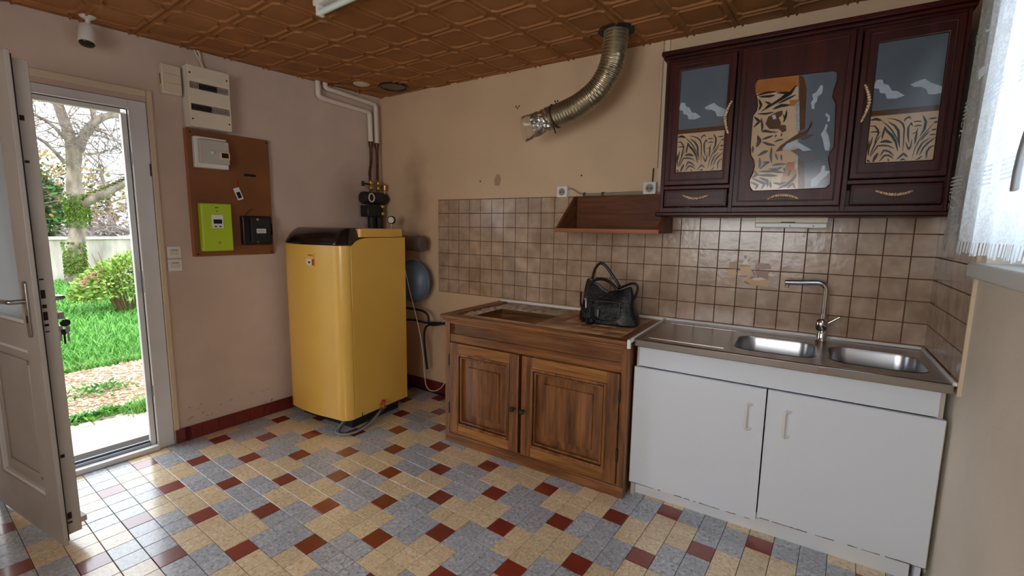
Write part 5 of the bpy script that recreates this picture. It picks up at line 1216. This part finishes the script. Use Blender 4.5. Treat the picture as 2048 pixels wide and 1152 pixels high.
limbs.append(limb([(.1,.30,1.75),(.3,.50,1.95),(.4,.72,2.10),(.4,.95,2.25),(.4,1.2,2.44),(.4,1.8,2.75)], [.105,.10,.095,.088,.08,.05]))
limbs.append(limb([(.1,.08,2.68),(.2,-.05,2.85),(.3,-.2,3.05),(.3,-.42,3.2),(.3,-.9,3.35)], [.04,.036,.03,.024,.014]))
limbs.append(limb([(.0,.13,3.25),(.1,.02,3.4),(.1,-.12,3.55),(.1,-.38,3.70),(.1,-.8,3.95)], [.04,.034,.028,.022,.014]))
limbs.append(limb([(.0,.15,3.9),(.1,-.05,4.0),(.2,-.3,3.98),(.2,-.6,3.9)], [.028,.024,.02,.014]))
limbs.append(limb([(.2,.55,3.5),(.3,.85,3.45),(.4,1.05,3.2),(.4,1.1,2.95)], [.024,.02,.015,.01]))
limbs.append(limb([(.3,.35,2.9),(.4,.6,2.95),(.5,.8,3.05),(.5,1.0,3.1)], [.024,.02,.015,.01]))
tw_ = MB()
def twig(p, d, l, r, depth):
    P = [Vector(p)]; d = Vector(d).normalized(); n = 4
    for k in range(n):
        d = (d+Vector((rg_.gauss(0,.22), rg_.gauss(0,.22), rg_.gauss(.02,.2)))).normalized(); P.append(P[-1]+d*l/n)
    tw_.tube([tuple(q) for q in P], [r*(1-.16*k) for k in range(n+1)], 3, False)
    if depth > 0:
        for k in range(rg_.choice((2,3,3))):
            i = rg_.randrange(1, n+1); twig(P[i], d+Vector((rg_.gauss(0,.8), rg_.gauss(0,.8), rg_.gauss(0,.6))), l*rg_.uniform(.5,.8), r*.6, depth-1)
for ob, P_, R_ in limbs[1:]:
    for k in range(13):
        i = rg_.randrange(4, 22); p = P_[i]; twig(p, (rg_.gauss(0,.4), rg_.gauss(0,1), rg_.gauss(.1,.7)), rg_.uniform(.5,1.0), .013, 3)
part('twigs', tw_, M['twig'], tree, kind='stuff', weld=False)
def moss(z0, z1, y0, rad, n, front=1):
    m = MB()
    for k in range(n):
        z = min(max(rg_.gauss((z0+z1)/2, (z1-z0)/3.2), z0-.06), z1+.06); a = rg_.uniform(-1.6, 1.6); c = Vector((X+rad*math.cos(a), y0+.13*(z-z0)*0+rad*math.sin(a), z))
        leaf(m, c, (math.cos(a)*.3+rg_.gauss(0,.15), math.sin(a)*.3+rg_.gauss(0,.15), -.6+rg_.gauss(0,.25)), .04, .07)
    part('moss', m, M['moss'], tree, kind='stuff', weld=False, smooth=False)
moss(1.35, 1.95, .22, .20, 900); moss(-.05, .85, .09, .185, 800)
m = MB()
for k in range(900):
    t = rg_.uniform(.05, .62); i = int(t*21); p = Vector(limbs[4][1][i]); leaf(m, p+Vector((rg_.uniform(-.04,.08), rg_.uniform(-.05,.05), limbs[4][2][i]*.8)), (rg_.gauss(0,.5), rg_.gauss(0,.5), .35), .035, .05)
part('moss', m, M['moss'], tree, kind='stuff', weld=False, smooth=False)

# shrubs, brush and bare trees beyond the wall
def shrub(name, lab, c, r, n, mats, lw):
    t = thing(name, lab, 'shrub', FW, (c[0], c[1], GZ)); m = MB(); s2 = MB()
    for k in range(n):
        d = Vector((rg_.gauss(0,1), rg_.gauss(0,1), rg_.gauss(0,1))).normalized(); q = rg_.uniform(.55, 1.0)
        p = (c[0]+d.x*r[0]*q, c[1]+d.y*r[1]*q, c[2]+d.z*r[2]*q)
        leaf(m, p, (d.x+rg_.gauss(0,.5), d.y+rg_.gauss(0,.5), d.z+rg_.gauss(0,.5)), lw, lw*1.8, rg_.choices(range(len(mats)), [4,1,1][:len(mats)])[0])
    part('foliage', m, mats, t, kind='stuff', weld=False, smooth=False)
    for k in range(5): s2.tube([(c[0], c[1], GZ), (c[0]+rg_.gauss(0,.3), c[1]+rg_.gauss(0,.3), c[2])], [.05,.02], 5)
    part('stems', s2, M['stem'], t, kind='stuff', weld=False)
shrub('evergreen_shrub', 'dark evergreen shrub with yellowing leaves behind the garden wall', (-13.6,-.55,1.75), (.9,.95,1.1), 5200, [M['leaf_d'], M['leaf_y'], M['grass']], .085)
shrub('hazy_shrub', 'pale yellow green shrub behind the old tree trunk', (-15.5,.2,1.9), (.8,2.2,1.5), 2600, [M['leaf_y'], M['leaf_d']], .08)
tw_ = MB()
for k in range(260):
    p = (rg_.uniform(-15.0,-14.0), rg_.uniform(.7,2.8), rg_.uniform(.85,1.25)); twig(p, (rg_.gauss(0,.6), rg_.gauss(0,1), rg_.uniform(-.15,.35)), rg_.uniform(.5,1.0), .012, 1)
bp_ = thing('brushwood_heap', 'heap of dry greyish brushwood behind the garden wall', 'brushwood', FW, (-13.8,1.5,GZ))
part('branches', tw_, M['twig2'], bp_, kind='stuff', weld=False)
def bare_tree(lab, x, y, h, n, dep):
    global tw_
    t = thing('bare_tree', lab, 'tree', FW, (x, y, GZ), group='bare trees beyond the wall')
    part('trunk', MB().tube([(x,y,GZ),(x,y+.1,h*.3),(x,y-.1,h*.7)], [.14,.10,.04], 7), M['twig'], t)
    tw_ = MB()
    for k in range(n):
        z = rg_.uniform(.22, .7)*h; twig((x, y, z), (rg_.gauss(0,.5), rg_.gauss(0,1), rg_.uniform(-.1,.9)), rg_.uniform(.9,1.8), .030, dep)
    part('twigs', tw_, M['twig2'], t, kind='stuff', weld=False)
bare_tree('bare grey tree beyond the wall right of the old tree', -16.5, 2.0, 4.6, 26, 4)
bare_tree('bare grey tree beyond the wall behind the old tree', -18.0, .4, 5.2, 22, 4)
bare_tree('bare grey tree beyond the wall left of the old tree', -17.5, -1.2, 5.6, 22, 4)
bare_tree('bare grey tree far right beyond the wall', -17.0, 3.6, 4.8, 20, 4)
